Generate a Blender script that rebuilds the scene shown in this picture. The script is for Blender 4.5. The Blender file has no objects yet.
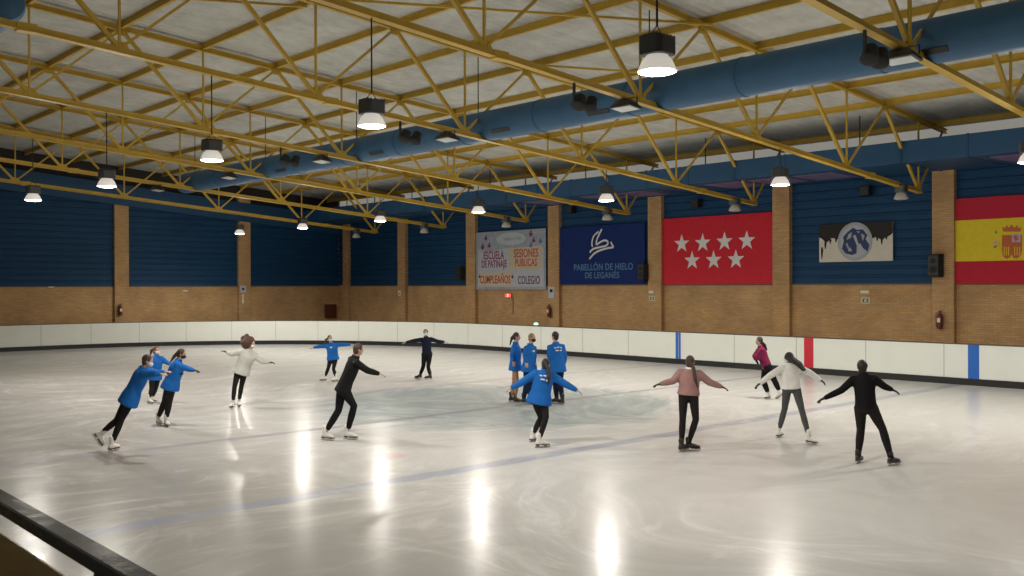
import bpy, math, random
import numpy as np
from mathutils import Vector, Matrix
random.seed(7); rng = np.random.RandomState(11)
SC = bpy.context.scene; COL = SC.collection
V = np.array
# ------------------------------------------------------------------ camera model (metres; X to the banner wall, Y to the end wall)
F, YAW, PIT, ROL = 955.09, 0.8291, -0.0024, -0.0029
FW = V([math.cos(YAW)*math.cos(PIT), math.sin(YAW)*math.cos(PIT), math.sin(PIT)])
RT0 = V([math.sin(YAW), -math.cos(YAW), 0.]); UP0 = np.cross(RT0, FW)
RT = math.cos(ROL)*RT0 + math.sin(ROL)*UP0; UPV = -math.sin(ROL)*RT0 + math.cos(ROL)*UP0
CAM = V([0., 0., 3.0])
def ray(x, y): return FW + RT*(x-512)/F - UPV*(y-288)/F
def on(x, y, ax, v):
    d = ray(x, y); return CAM + d*((v-CAM[ax])/d[ax])
def atd(x, y, dep): return CAM + ray(x, y)*dep
def depth(P): return float((V(P)-CAM) @ FW)

# ------------------------------------------------------------------ materials
def srgb(r, g, b):
    f = lambda c: (c/255/12.92) if c <= 10 else ((c/255+0.055)/1.055)**2.4
    return (f(r), f(g), f(b), 1)
def nodes_of(name):
    m = bpy.data.materials.new(name); m.use_nodes = True
    nt = m.node_tree; return m, nt, nt.nodes['Principled BSDF']
def mat(name, col, rough=.6, metal=0., var=.12, scale=6., bump=0., bscale=40., spec=.5, emis=None, estr=0.):
    m, nt, b = nodes_of(name); N, L = nt.nodes, nt.links
    tc = N.new('ShaderNodeTexCoord')
    no = N.new('ShaderNodeTexNoise'); no.inputs['Scale'].default_value = scale; no.inputs['Detail'].default_value = 5
    L.new(tc.outputs['Object'], no.inputs['Vector'])
    mx = N.new('ShaderNodeMix'); mx.data_type = 'RGBA'
    mx.inputs[6].default_value = tuple(c*(1-var) for c in col[:3])+(1,)
    mx.inputs[7].default_value = tuple(min(1, c*(1+var)) for c in col[:3])+(1,)
    L.new(no.outputs['Fac'], mx.inputs[0]); L.new(mx.outputs[2], b.inputs['Base Color'])
    b.inputs['Roughness'].default_value = rough; b.inputs['Metallic'].default_value = metal
    b.inputs['Specular IOR Level'].default_value = spec
    if bump:
        n2 = N.new('ShaderNodeTexNoise'); n2.inputs['Scale'].default_value = bscale; n2.inputs['Detail'].default_value = 4
        L.new(tc.outputs['Object'], n2.inputs['Vector'])
        bp = N.new('ShaderNodeBump'); bp.inputs['Strength'].default_value = bump; bp.inputs['Distance'].default_value = .02
        L.new(n2.outputs['Fac'], bp.inputs['Height']); L.new(bp.outputs[0], b.inputs['Normal'])
    if emis:
        b.inputs['Emission Color'].default_value = emis; b.inputs['Emission Strength'].default_value = estr
    return m
def brick_mat(name, axis):
    m, nt, b = nodes_of(name); N, L = nt.nodes, nt.links
    tc = N.new('ShaderNodeTexCoord'); sp = N.new('ShaderNodeSeparateXYZ'); cb = N.new('ShaderNodeCombineXYZ')
    L.new(tc.outputs['Object'], sp.inputs[0]); L.new(sp.outputs[axis], cb.inputs[0]); L.new(sp.outputs[2], cb.inputs[1])
    br = N.new('ShaderNodeTexBrick'); L.new(cb.outputs[0], br.inputs['Vector'])
    br.inputs['Scale'].default_value = 1.0; br.inputs['Brick Width'].default_value = .26; br.inputs['Row Height'].default_value = .075
    br.inputs['Mortar Size'].default_value = .008
    br.inputs['Color1'].default_value = (.48, .285, .12, 1); br.inputs['Color2'].default_value = (.57, .355, .165, 1)
    br.inputs['Mortar'].default_value = (.38, .24, .12, 1)
    no = N.new('ShaderNodeTexNoise'); no.inputs['Scale'].default_value = .9; no.inputs['Detail'].default_value = 6
    L.new(tc.outputs['Object'], no.inputs['Vector'])
    rm = N.new('ShaderNodeMapRange'); rm.inputs[1].default_value = .3; rm.inputs[2].default_value = .7; rm.inputs[3].default_value = .8; rm.inputs[4].default_value = 1.1
    L.new(no.outputs['Fac'], rm.inputs[0])
    mx = N.new('ShaderNodeVectorMath'); mx.operation = 'SCALE'
    L.new(br.outputs['Color'], mx.inputs[0]); L.new(rm.outputs[0], mx.inputs['Scale'])
    L.new(mx.outputs[0], b.inputs['Base Color']); b.inputs['Roughness'].default_value = .85
    bp = N.new('ShaderNodeBump'); bp.inputs['Strength'].default_value = .3; bp.inputs['Distance'].default_value = .01
    L.new(br.outputs['Fac'], bp.inputs['Height']); bp.invert = True; L.new(bp.outputs[0], b.inputs['Normal'])
    return m
def roof_mat():
    m, nt, b = nodes_of('roof_sheet'); N, L = nt.nodes, nt.links
    tc = N.new('ShaderNodeTexCoord')
    wv = N.new('ShaderNodeTexWave'); wv.wave_type = 'BANDS'; wv.bands_direction = 'Y'; wv.inputs['Scale'].default_value = 1.25
    wv.inputs['Distortion'].default_value = .1
    L.new(tc.outputs['Object'], wv.inputs['Vector'])
    no = N.new('ShaderNodeTexNoise'); no.inputs['Scale'].default_value = 1.6; no.inputs['Detail'].default_value = 8; no.inputs['Roughness'].default_value = .65
    L.new(tc.outputs['Object'], no.inputs['Vector'])
    cr = N.new('ShaderNodeValToRGB'); cr.color_ramp.elements[0].position = .25; cr.color_ramp.elements[0].color = (.41, .415, .38, 1)
    cr.color_ramp.elements[1].position = .65; cr.color_ramp.elements[1].color = (.60, .605, .56, 1)
    L.new(no.outputs['Fac'], cr.inputs[0]); L.new(cr.outputs[0], b.inputs['Base Color'])
    b.inputs['Roughness'].default_value = .75
    bp = N.new('ShaderNodeBump'); bp.inputs['Strength'].default_value = .5; bp.inputs['Distance'].default_value = .05
    L.new(wv.outputs['Fac'], bp.inputs['Height']); L.new(bp.outputs[0], b.inputs['Normal'])
    return m
CX, CY = 16.2, 18.2          # centre spot of the ice
DOTX, DOTY = on(390, 456, 2, 0)[:2]
def ice_mat():
    m, nt, b = nodes_of('rink_ice'); N, L = nt.nodes, nt.links
    tc = N.new('ShaderNodeTexCoord'); sp = N.new('ShaderNodeSeparateXYZ'); L.new(tc.outputs['Object'], sp.inputs[0])
    def noise(s, d=6, r=.6, vec=None, dist=0.):
        n = N.new('ShaderNodeTexNoise'); n.inputs['Scale'].default_value = s; n.inputs['Detail'].default_value = d; n.inputs['Roughness'].default_value = r
        n.inputs['Distortion'].default_value = dist
        L.new(vec or tc.outputs['Object'], n.inputs['Vector']); return n.outputs['Fac']
    def mth(op, a, c=None, clamp=False):
        n = N.new('ShaderNodeMath'); n.operation = op; n.use_clamp = clamp
        for i, v in enumerate((a, c)):
            if v is None: continue
            if isinstance(v, (int, float)): n.inputs[i].default_value = v
            else: L.new(v, n.inputs[i])
        return n.outputs[0]
    def ramp(v, lo, hi, a=0., c=1.):
        n = N.new('ShaderNodeMapRange'); n.interpolation_type = 'SMOOTHSTEP'
        L.new(v, n.inputs[0])
        for i, k in zip((1, 2, 3, 4), (lo, hi, a, c)): n.inputs[i].default_value = k
        return n.outputs[0]
    def mix(f, A, B):
        n = N.new('ShaderNodeMix'); n.data_type = 'RGBA'
        if isinstance(f, float): n.inputs[0].default_value = f
        else: L.new(f, n.inputs[0])
        for i, k in ((6, A), (7, B)):
            if isinstance(k, tuple): n.inputs[i].default_value = k
            else: L.new(k, n.inputs[i])
        return n.outputs[2]
    wc = N.new('ShaderNodeTexNoise'); wc.inputs['Scale'].default_value = .11; wc.inputs['Detail'].default_value = 2; L.new(tc.outputs['Object'], wc.inputs['Vector'])
    def warped(amp, sx, sy, rot):
        v1 = N.new('ShaderNodeVectorMath'); v1.operation = 'SCALE'; v1.inputs['Scale'].default_value = amp; L.new(wc.outputs['Color'], v1.inputs[0])
        v2 = N.new('ShaderNodeVectorMath'); v2.operation = 'ADD'; L.new(v1.outputs[0], v2.inputs[0]); L.new(tc.outputs['Object'], v2.inputs[1])
        q = N.new('ShaderNodeMapping'); q.inputs['Scale'].default_value = (sx, sy, 1); q.inputs['Rotation'].default_value = (0, 0, rot); L.new(v2.outputs[0], q.inputs[0]); return q
    mp = warped(9., .5, 1.6, .9); mp2 = warped(14., 1.5, .45, .35); mp3 = warped(22., .28, 2.6, -.4)
    streak = noise(.8, 10, .68, mp.outputs[0], .5)
    streak2 = noise(.9, 10, .70, mp2.outputs[0], .6)
    streak3 = noise(1.3, 10, .72, mp3.outputs[0], .3)
    cloud = noise(.13, 4, .5); scuff = ramp(noise(.10, 3, .5, warped(4., 1, 1, 0).outputs[0]), .36, .56)
    worn = ramp(mth('ADD', sp.outputs[0], mth('MULTIPLY', mth('SUBTRACT', streak2, .5), 5.)), 5.0, 12.5); scuff = mth('MULTIPLY', scuff, mth('ADD', mth('MULTIPLY', worn, .8), .2))
    col = mix(ramp(cloud, .3, .7), (.335, .325, .305, 1), (.385, .375, .355, 1))
    col = mix(mth('MULTIPLY', worn, .72), col, (.70, .695, .675, 1))
    col = mix(mth('MULTIPLY', ramp(streak, .50, .72, 0, .55), mth('ADD', mth('MULTIPLY', scuff, .8), .2)), col, (.80, .795, .775, 1))
    col = mix(mth('MULTIPLY', ramp(streak2, .52, .74, 0, .5), mth('ADD', mth('MULTIPLY', scuff, .8), .2)), col, (.80, .795, .775, 1))
    col = mix(ramp(streak3, .54, .76, 0, .30), col, (.70, .685, .65, 1))
    col = mix(ramp(streak3, .25, .45, .22, 0.), col, (.38, .37, .345, 1))
    # bluish worn centre spot with a ragged edge
    dx = mth('SUBTRACT', sp.outputs[0], CX); dy = mth('SUBTRACT', sp.outputs[1], CY)
    d = mth('SQRT', mth('ADD', mth('MULTIPLY', dx, dx), mth('MULTIPLY', dy, dy)))
    d2 = mth('ADD', d, mth('MULTIPLY', mth('SUBTRACT', streak, .5), 3.0))
    inner = ramp(d2, 3.7, 5.0, .85, 0.)
    col = mix(inner, col, mix(ramp(streak2, .4, .65), (.33, .39, .40, 1), (.47, .51, .51, 1)))
    # painted lines seen through the ice
    wob = mth('MULTIPLY', mth('SUBTRACT', noise(.5, 3), .5), .25)
    def line(col, axis, pos, half, soft, c, k):
        a = mth('ABSOLUTE', mth('ADD', mth('SUBTRACT', sp.outputs[axis], pos), wob))
        f = ramp(a, half, half+soft, k, 0.)
        return mix(mth('MULTIPLY', f, ramp(streak, .3, .7, 1., .45)), col, c)
    col = line(col, 1, 12.05, .12, .14, (.28, .31, .42, 1), .72)
    col = line(col, 1, 17.55, .07, .13, (.33, .30, .34, 1), .85)
    col = line(col, 1, 22.75, .12, .14, (.38, .39, .45, 1), .45)
    ex = mth('SUBTRACT', sp.outputs[0], float(DOTX)); ey = mth('SUBTRACT', sp.outputs[1], float(DOTY))
    e = mth('SQRT', mth('ADD', mth('MULTIPLY', ex, ex), mth('MULTIPLY', ey, ey)))
    col = mix(ramp(e, .2, .42, .4, 0.), col, (.62, .30, .30, 1))
    L.new(col, b.inputs['Base Color'])
    rg = ramp(mth('ADD', mth('MULTIPLY', streak, .5), mth('MULTIPLY', streak3, .5)), .35, .7, .17, .27)
    L.new(rg, b.inputs['Roughness']); b.inputs['Specular IOR Level'].default_value = .5; b.inputs['IOR'].default_value = 1.14
    fine = noise(9., 6, .7, mp.outputs[0], .6)
    bp = N.new('ShaderNodeBump'); bp.inputs['Strength'].default_value = .05; bp.inputs['Distance'].default_value = .02
    L.new(mth('ADD', fine, streak), bp.inputs['Height']); L.new(bp.outputs[0], b.inputs['Normal'])
    return m
M = {}
M['ice'] = ice_mat(); M['roof'] = roof_mat()
M['brickY'] = brick_mat('brick_long', 1); M['brickX'] = brick_mat('brick_end', 0)
M['yellow'] = mat('yellow_steel', (.52, .335, .038, 1), .5, 0, .18, 3)
M['clad'] = mat('blue_cladding', (.004, .046, .120, 1), .6, 0, .2, 1.5, spec=.3)
M['fascia'] = mat('blue_fascia', (.006, .060, .145, 1), .6, 0, .15, 1.5)
M['duct'] = mat('blue_duct', (.026, .105, .215, 1), .55, .0, .2, 2.5)
M['lilac'] = mat('lilac_grille', (.16, .12, .24, 1), .5)
M['conc'] = mat('pale_render', (.80, .79, .74, 1), .8)
M['dark'] = mat('dark_gap', (.02, .018, .016, 1), .8)
M['black'] = mat('black_metal', (.018, .018, .02, 1), .45)
M['blackplastic'] = mat('black_plastic', (.010, .010, .011, 1), .75)
M['board'] = mat('white_board', (.76, .78, .72, 1), .38, 0, .05, 2)
M['seam'] = mat('board_seam', (.45, .46, .42, 1), .6)
M['kick'] = mat('kick_strip', (.012, .012, .012, 1), .5)
M['cap'] = mat('cap_rail', (.10, .085, .08, 1), .5)
M['markblue'] = mat('mark_blue', (.012, .12, .50, 1), .5)
M['markred'] = mat('mark_red', (.55, .012, .035, 1), .5)
M['concrete'] = mat('walkway', (.22, .21, .19, 1), .9)
M['lens'] = mat('lamp_lens_lit', (.9, .9, .85, 1), .4, emis=(1, .95, .88, 1), estr=9)
M['refl_lit'] = mat('lamp_shade_lit', (.7, .68, .64, 1), .4, emis=(1, .93, .84, 1), estr=.45)
M['refl_off'] = mat('lamp_shade_off', (.52, .52, .50, 1), .3, .2)
M['gear'] = mat('gear_box', (.06, .065, .07, 1), .45, .2)
M['strip'] = mat('wall_glow_sheet', (.8, .79, .74, 1), .4, emis=(1, .97, .88, 1), estr=.2)  # added glow standing in for light on the pale upper wall
M['glass'] = mat('flood_glass', (.72, .76, .76, 1), .15)
M['red'] = mat('banner_red', (.58, .008, .026, 1), .5, bump=.5, bscale=2.2, spec=.3)
M['navy'] = mat('banner_navy', (.010, .028, .14, 1), .8, bump=.15, bscale=2.5, spec=.2)
M['white'] = mat('print_white', (.72, .72, .70, 1), .5)
M['softblue'] = mat('print_blue', (.07, .19, .34, 1), .5)
M['poster'] = mat('poster_grey', (.32, .35, .42, 1), .5, var=.35, scale=5)
M['paper'] = mat('poster_white', (.45, .48, .54, 1), .5)
M['pcrim'] = mat('poster_crimson', (.24, .02, .08, 1), .5)
M['porange'] = mat('poster_orange', (.48, .075, .03, 1), .5)
M['pyellow'] = mat('poster_yellow', (.56, .47, .33, 1), .5)
M['ppurple'] = mat('poster_purple', (.10, .03, .12, 1), .5)
M['pgreen'] = mat('poster_green', (.22, .40, .30, 1), .5)
M['flagred'] = mat('flag_red', (.50, .010, .035, 1), .8, bump=.2, bscale=3)
M['flagyellow'] = mat('flag_yellow', (.76, .60, .025, 1), .8, bump=.2, bscale=3)
M['crestred'] = mat('crest_red', (.52, .12, .03, 1), .6)
M['crestpurple'] = mat('crest_lilac', (.50, .36, .50, 1), .6)
M['photoice'] = mat('photo_ice', (.66, .62, .52, 1), .5, var=.08)
M['photodark'] = mat('photo_dark', (.022, .017, .015, 1), .8, var=.5, scale=9)
M['logoblue'] = mat('logo_blue', (.012, .028, .12, 1), .5)
M['logogrey'] = mat('logo_grey', (.36, .40, .42, 1), .5)
M['extred'] = mat('extinguisher_red', (.15, .016, .012, 1), .5)
M['cabred'] = mat('cabinet_red', (.10, .025, .015, 1), .4)
M['signgreen'] = mat('sign_green', (.10, .16, .07, 1), .5)
M['cream'] = mat('sign_cream', (.70, .67, .52, 1), .5)
M['ledred'] = mat('led_red', (.5, .02, .02, 1), .5, emis=(1, .06, .04, 1), estr=1.6)
M['ledwhite'] = mat('led_digit', (.8, .3, .3, 1), .5, emis=(1, .45, .4, 1), estr=2.2)
M['ledgreen'] = mat('led_green', (.3, .9, .6, 1), .5, emis=(.35, 1, .7, 1), estr=2.5)
M['railtop'] = mat('rail_gloss', (.055, .095, .165, 1), .22, .0, bump=.08, bscale=14, spec=.55)
M['varnish'] = mat('brown_varnish', (.21, .125, .010, 1), .7, 0, .25, 12, spec=.1)
M['nosing'] = mat('nosing_metal', (.55, .48, .34, 1), .22, .3, bump=.9, bscale=22, spec=1.)
# clothing
def cloth(n, c, **k): M[n] = mat(n, c+(1,), k.get('rough', .85), 0, .2, 7, bump=.7, bscale=9, spec=.15)
cloth('c_blue', (.014, .125, .43)); cloth('c_black', (.009, .009, .010)); cloth('c_navy', (.010, .013, .030))
cloth('c_tights', (.016, .014, .015)); cloth('c_white', (.52, .52, .48)); cloth('c_cream', (.80, .79, .76)); cloth('c_pink', (.33, .185, .17))
cloth('c_magenta', (.21, .018, .07)); cloth('c_grey', (.075, .078, .078)); cloth('c_tan', (.34, .20, .125)); cloth('c_darkblue', (.012, .020, .055))
M['skin'] = mat('skin', (.50, .29, .21, 1), .55); M['eye'] = mat('eye', (.03, .02, .02, 1), .3); M['lip'] = mat('lip', (.38, .13, .11, 1), .5)
M['h_brown'] = mat('hair_brown', (.05, .026, .016, 1), .55, bump=.6, bscale=60); M['h_dark'] = mat('hair_dark', (.018, .012, .011, 1), .5, bump=.6, bscale=60)
M['h_red'] = mat('hair_auburn', (.085, .034, .02, 1), .55, bump=.6, bscale=60); M['h_sand'] = mat('hair_sandy', (.26, .16, .09, 1), .55, bump=.6, bscale=60)
M['m_white'] = mat('mask_pale', (.62, .70, .74, 1), .7); M['m_black'] = mat('mask_black', (.012, .012, .016, 1), .7)
M['bootw'] = mat('boot_white', (.72, .70, .66, 1), .4); M['bootb'] = mat('boot_black', (.016, .015, .016, 1), .4)
M['steel'] = mat('blade_steel', (.55, .55, .56, 1), .25, .9); M['sole'] = mat('boot_sole', (.08, .05, .035, 1), .5)
M['h_black'] = M['h_dark']

# ------------------------------------------------------------------ mesh builder
def nrm(a): a = V(a, ) if not isinstance(a, np.ndarray) else a; return a/(np.linalg.norm(a)+1e-12)
def V3(*a): return np.array(a, float)
class MB:
    def __init__(s): s.v = []; s.f = []; s.m = []; s.cur = 0
    def add(s, vs, fs):
        o = len(s.v); s.v += [tuple(map(float, p)) for p in vs]; s.f += [tuple(i+o for i in f) for f in fs]; s.m += [s.cur]*len(fs); return s
    def box(s, lo, hi):
        x0, y0, z0 = lo; x1, y1, z1 = hi
        return s.add([(x0,y0,z0),(x1,y0,z0),(x1,y1,z0),(x0,y1,z0),(x0,y0,z1),(x1,y0,z1),(x1,y1,z1),(x0,y1,z1)],
                     [(0,3,2,1),(4,5,6,7),(0,1,5,4),(1,2,6,5),(2,3,7,6),(3,0,4,7)])
    def obox(s, c, a, b, d):      # centre and three half-axis vectors
        c, a, b, d = map(lambda q: np.array(q, float), (c, a, b, d))
        P = [c+i*a+j*b+k*d for k in (-1, 1) for i, j in ((-1,-1),(1,-1),(1,1),(-1,1))]
        return s.add(P, [(0,3,2,1),(4,5,6,7),(0,1,5,4),(1,2,6,5),(2,3,7,6),(3,0,4,7)])
    def bar(s, p, q, w, h, up=(0,0,1)):   # rectangular bar p-q, w sideways, h along up
        p, q = np.array(p, float), np.array(q, float); d = nrm(q-p); u = np.array(up, float); sd = np.cross(d, u)
        if np.linalg.norm(sd) < 1e-3: sd = np.cross(d, V3(1, 0, 0))
        sd = nrm(sd); u = np.cross(sd, d)
        return s.obox((p+q)/2, (q-p)/2, sd*w/2, u*h/2)
    def loft(s, rings, n=12, cap=True):   # rings: (centre, axis a, axis b) as vectors
        P = []; k = len(rings)
        for c, a, b in rings:
            for i in range(n):
                t = 2*math.pi*i/n; P.append(np.array(c)+np.array(a)*math.cos(t)+np.array(b)*math.sin(t))
        fs = [(j*n+i, j*n+(i+1)%n, (j+1)*n+(i+1)%n, (j+1)*n+i) for j in range(k-1) for i in range(n)]
        if cap: fs += [tuple(range(n))[::-1], tuple(range((k-1)*n, k*n))]
        return s.add(P, fs)
    def tube(s, pts, rad, n=10, round_=True, flat=None):
        pts = [np.array(p, float) for p in pts]; rad = list(rad) if hasattr(rad, '__len__') else [rad]*len(pts)
        if round_:
            d0 = nrm(pts[0]-pts[1]); d1 = nrm(pts[-1]-pts[-2]); r0, r1 = rad[0], rad[-1]
            pts = [pts[0]+d0*r0*.95, pts[0]+d0*r0*.6]+pts+[pts[-1]+d1*r1*.6, pts[-1]+d1*r1*.95]
            rad = [r0*.3, r0*.8]+rad+[r1*.8, r1*.3]
        rings = []; ref = None
        for i, p in enumerate(pts):
            t = nrm(pts[min(i+1, len(pts)-1)]-pts[max(i-1, 0)])
            if ref is None: ref = V3(0, 0, 1) if abs(t[2]) < .9 else V3(1, 0, 0)
            a = nrm(np.cross(t, ref)); b = np.cross(a, t); ref = b if abs(np.dot(b, ref)) > .2 else ref
            rings.append((p, a*rad[i], b*rad[i]))
        return s.loft(rings, n)
    def ell(s, c, ax, ay, az, n=14, m=8):
        rings = []; c, ax, ay, az = [np.array(q, float) for q in (c, ax, ay, az)]
        for j in range(m+1):
            t = -math.pi/2+math.pi*j/m; r = max(math.cos(t), .02)
            rings.append((c+az*math.sin(t), ax*r, ay*r))
        return s.loft(rings, n)
    def lathe(s, c, prof, n=24, axis=2):   # prof (r, z)
        c = np.array(c, float); return s.loft([(c+V3(0,0,z), V3(r,0,0), V3(0,r,0)) for r, z in prof], n)
    def prism(s, poly, org, ex, ey, ez, t):  # outline in (ex, ey), thickness t along ez
        org, ex, ey, ez = [np.array(q, float) for q in (org, ex, ey, ez)]; n = len(poly)
        A = [org+ex*x+ey*y for x, y in poly]; B = [p+ez*t for p in A]
        return s.add(A+B, [tuple(range(n))[::-1], tuple(range(n, 2*n))]+[(i, (i+1)%n, n+(i+1)%n, n+i) for i in range(n)])
    def mesh(s, name, org=(0,0,0)):
        me = bpy.data.meshes.new(name); o = np.array(org, float)
        me.from_pydata([tuple(np.array(p)-o) for p in s.v], [], s.f); me.polygons.foreach_set('material_index', s.m); me.update(); return me
def link(o, parent=None):
    COL.objects.link(o)
    if parent is not None: o.parent = parent
    return o
def bevel(o, w, seg=2):
    md = o.modifiers.new('bevel', 'BEVEL'); md.width = w; md.segments = seg; md.limit_method = 'ANGLE'; return o
def obj(name, mb, m, parent=None, org=None, smooth=False):
    """one mesh object; verts are given in world space, org is the parent's world place"""
    if org is None: org = tuple(parent['org']) if parent is not None and 'org' in parent else (0, 0, 0)
    me = mb.mesh(name, org) if isinstance(mb, MB) else mb
    for k in (m if isinstance(m, (list, tuple)) else [m]): me.materials.append(M[k] if isinstance(k, str) else k)
    fix_normals(me)
    if smooth:
        me.polygons.foreach_set('use_smooth', [True]*len(me.polygons))
        if hasattr(me, 'set_sharp_from_angle'): me.set_sharp_from_angle(angle=math.radians(smooth if smooth is not True else 40))
    o = bpy.data.objects.new(name, me); link(o, parent)
    if parent is not None: o['org'] = list(org)
    return o
import bmesh
def fix_normals(me):
    bm = bmesh.new(); bm.from_mesh(me); bmesh.ops.recalc_face_normals(bm, faces=bm.faces); bm.to_mesh(me); bm.free()
def tag(o, label=None, cat=None, group=None, kind=None):
    for k, v in (('label', label), ('category', cat), ('group', group), ('kind', kind)):
        if v: o[k] = v
    return o
def thing(name, loc, label, cat, group=None, kind=None):
    o = bpy.data.objects.new(name, None); o.empty_display_size = .2; COL.objects.link(o); o.location = tuple(map(float, loc)); o['org'] = [float(c) for c in loc]
    return tag(o, label, cat, group, kind)
def single(name, mb, m, loc, label, cat, group=None, smooth=False):
    o = obj(name, mb, m, None, loc, smooth); o.location = tuple(map(float, loc)); o['org'] = [float(c) for c in loc]; return tag(o, label, cat, group)
def copy_tree(o, delta, label=None):
    def rec(s, par):
        c = s.copy(); COL.objects.link(c); c.parent = par
        for ch in s.children: rec(ch, c)
        return c
    r = rec(o, None); r.location = o.location+Vector(delta)
    if label: r['label'] = label
    return r
def bake(mb, voxel, smooth_it=4, factor=.5, dec=1.0):
    """joins overlapping closed shapes into one continuous surface"""
    me = mb.mesh('tmp'); fix_normals(me); o = bpy.data.objects.new('tmp', me); COL.objects.link(o)
    a = o.modifiers.new('r', 'REMESH'); a.mode = 'VOXEL'; a.voxel_size = voxel
    if smooth_it:
        b = o.modifiers.new('s', 'SMOOTH'); b.iterations = smooth_it; b.factor = factor
    if dec < 1:
        c = o.modifiers.new('d', 'DECIMATE'); c.ratio = dec
    dg = bpy.context.evaluated_depsgraph_get(); dg.update()
    res = bpy.data.meshes.new_from_object(o.evaluated_get(dg)); bpy.data.objects.remove(o)
    return res
def shift(me, org):
    n = len(me.vertices); a = np.empty(n*3, np.float32); me.vertices.foreach_get('co', a)
    a = a.reshape(-1, 3)-np.array(org, np.float32); me.vertices.foreach_set('co', a.ravel()); me.update(); return me
def text_mesh(body, size, bold=0., depth_=.004, align='CENTER', xs=1.0):
    cu = bpy.data.curves.new('t', 'FONT'); cu.body = body; cu.size = size; cu.align_x = align; cu.align_y = 'CENTER'; cu.offset = bold; cu.extrude = depth_/2
    cu.space_character = 1.05; cu.space_line = 1.0
    o = bpy.data.objects.new('t', cu); COL.objects.link(o); dg = bpy.context.evaluated_depsgraph_get(); dg.update()
    me = bpy.data.meshes.new_from_object(o.evaluated_get(dg)); bpy.data.objects.remove(o)
    if xs != 1: me.transform(Matrix.Diagonal((xs, 1, 1, 1)))
    return me

# ------------------------------------------------------------------ setting
XW, YW = 31.0, 49.5; ZBR = 3.05
ROOF0, SL = 10.62, -.0806
def roofz(x): return ROOF0+SL*x
X0, Y0 = -5.0, -14.0
m = MB(); m.box((X0, Y0, -.3), (XW+.5, YW+.5, -.02))
tag(obj('floor', m, 'concrete'), kind='structure')
# ice surface: rounded plan
XB, YE, RB = 29.2, 48.6, 14.8; XN, RN = 1.9, 8.1
def rink_path(off=0., y_start=-12.5):
    P = [(XB+off, y_start)]; n = 26
    ys = np.arange(y_start+2, YE-RB, 2.0); P += [(XB+off, float(y)) for y in ys if y < YE-RB-.3]
    for i in range(n+1):
        t = math.pi/2*i/n; P.append((XB-RB+(RB+off)*math.cos(t), YE-RB+(RB+off)*math.sin(t)))
    cx = XN+RN; n = 14
    P.append((XB-RB-2.2, YE+off))
    for i in range(n+1):
        t = math.pi/2+math.pi/2*i/n; P.append((cx+(RN+off)*math.cos(t), YE-RN+(RN+off)*math.sin(t)))
    P += [(XN-off, float(y)) for y in np.arange(YE-RN-2, y_start, -2.5)]+[(XN-off, y_start)]
    return P
P = rink_path(.0); n = len(P)
m = MB(); m.add([(x, y, -.02) for x, y in P]+[(x, y, 0) for x, y in P], [tuple(range(n, 2*n))]+[(i, (i+1)%n, n+(i+1)%n, n+i) for i in range(n)])
tag(obj('floor_ice', m, 'ice'), kind='structure')
# walls
m = MB(); m.box((XW+.2, Y0, 0), (XW+.45, YW+.2, ZBR)); wb = obj('wall_back', m, 'brickY'); tag(wb, kind='structure')
m = MB(); m.box((XW+.3, Y0, ZBR), (XW+.45, YW+.2, 8.3)); obj('upper_wall', m, 'conc', wb)
glow_strip = thing('wall_glow_1', (XW+.28, 18, 7.7), '', '', kind='structure')  # added glowing band above the box duct, imitates a brightly lit upper wall
m = MB(); m.box((XW+.27, Y0, 7.62), (XW+.295, YW-.02, 8.10)); obj('pane', m, 'strip', glow_strip)  # glowing sheet of the added band, no glazing
m = MB(); m.box((XW+.22, Y0, 7.54), (XW+.30, YW-.02, 7.62))
obj('wall_glow_frame', m, 'conc', glow_strip)  # pale lower border of the added glowing band
m = MB(); m.box((X0, YW, 0), (XW+.2, YW+.25, ZBR)); wl = obj('wall_left', m, 'brickX'); tag(wl, kind='structure')
m = MB(); m.box((X0, YW+.1, ZBR), (XW+.2, YW+.25, 11.3)); obj('upper_wall', m, 'dark', wl)
m = MB(); m.box((X0-.25, Y0, 0), (X0, YW, 11.3)); tag(obj('wall_front', m, 'conc'), kind='structure')
m = MB(); m.box((X0, Y0-.25, 0), (XW, Y0, 11.3)); tag(obj('wall_right', m, 'brickX'), kind='structure')
# roof sheets (sloping down to the banner wall)
m = MB(); xs = [X0-.2, XW+.45]
m.add([(xs[0], Y0, roofz(xs[0])), (xs[1], Y0, roofz(xs[1])), (xs[1], YW+.3, roofz(xs[1])), (xs[0], YW+.3, roofz(xs[0])),
       (xs[0], Y0, roofz(xs[0])+.15), (xs[1], Y0, roofz(xs[1])+.15), (xs[1], YW+.3, roofz(xs[1])+.15), (xs[0], YW+.3, roofz(xs[0])+.15)],
      [(0,3,2,1),(4,5,6,7),(0,1,5,4),(1,2,6,5),(2,3,7,6),(3,0,4,7)])
tag(obj('ceiling', m, 'roof'), kind='structure')
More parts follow.
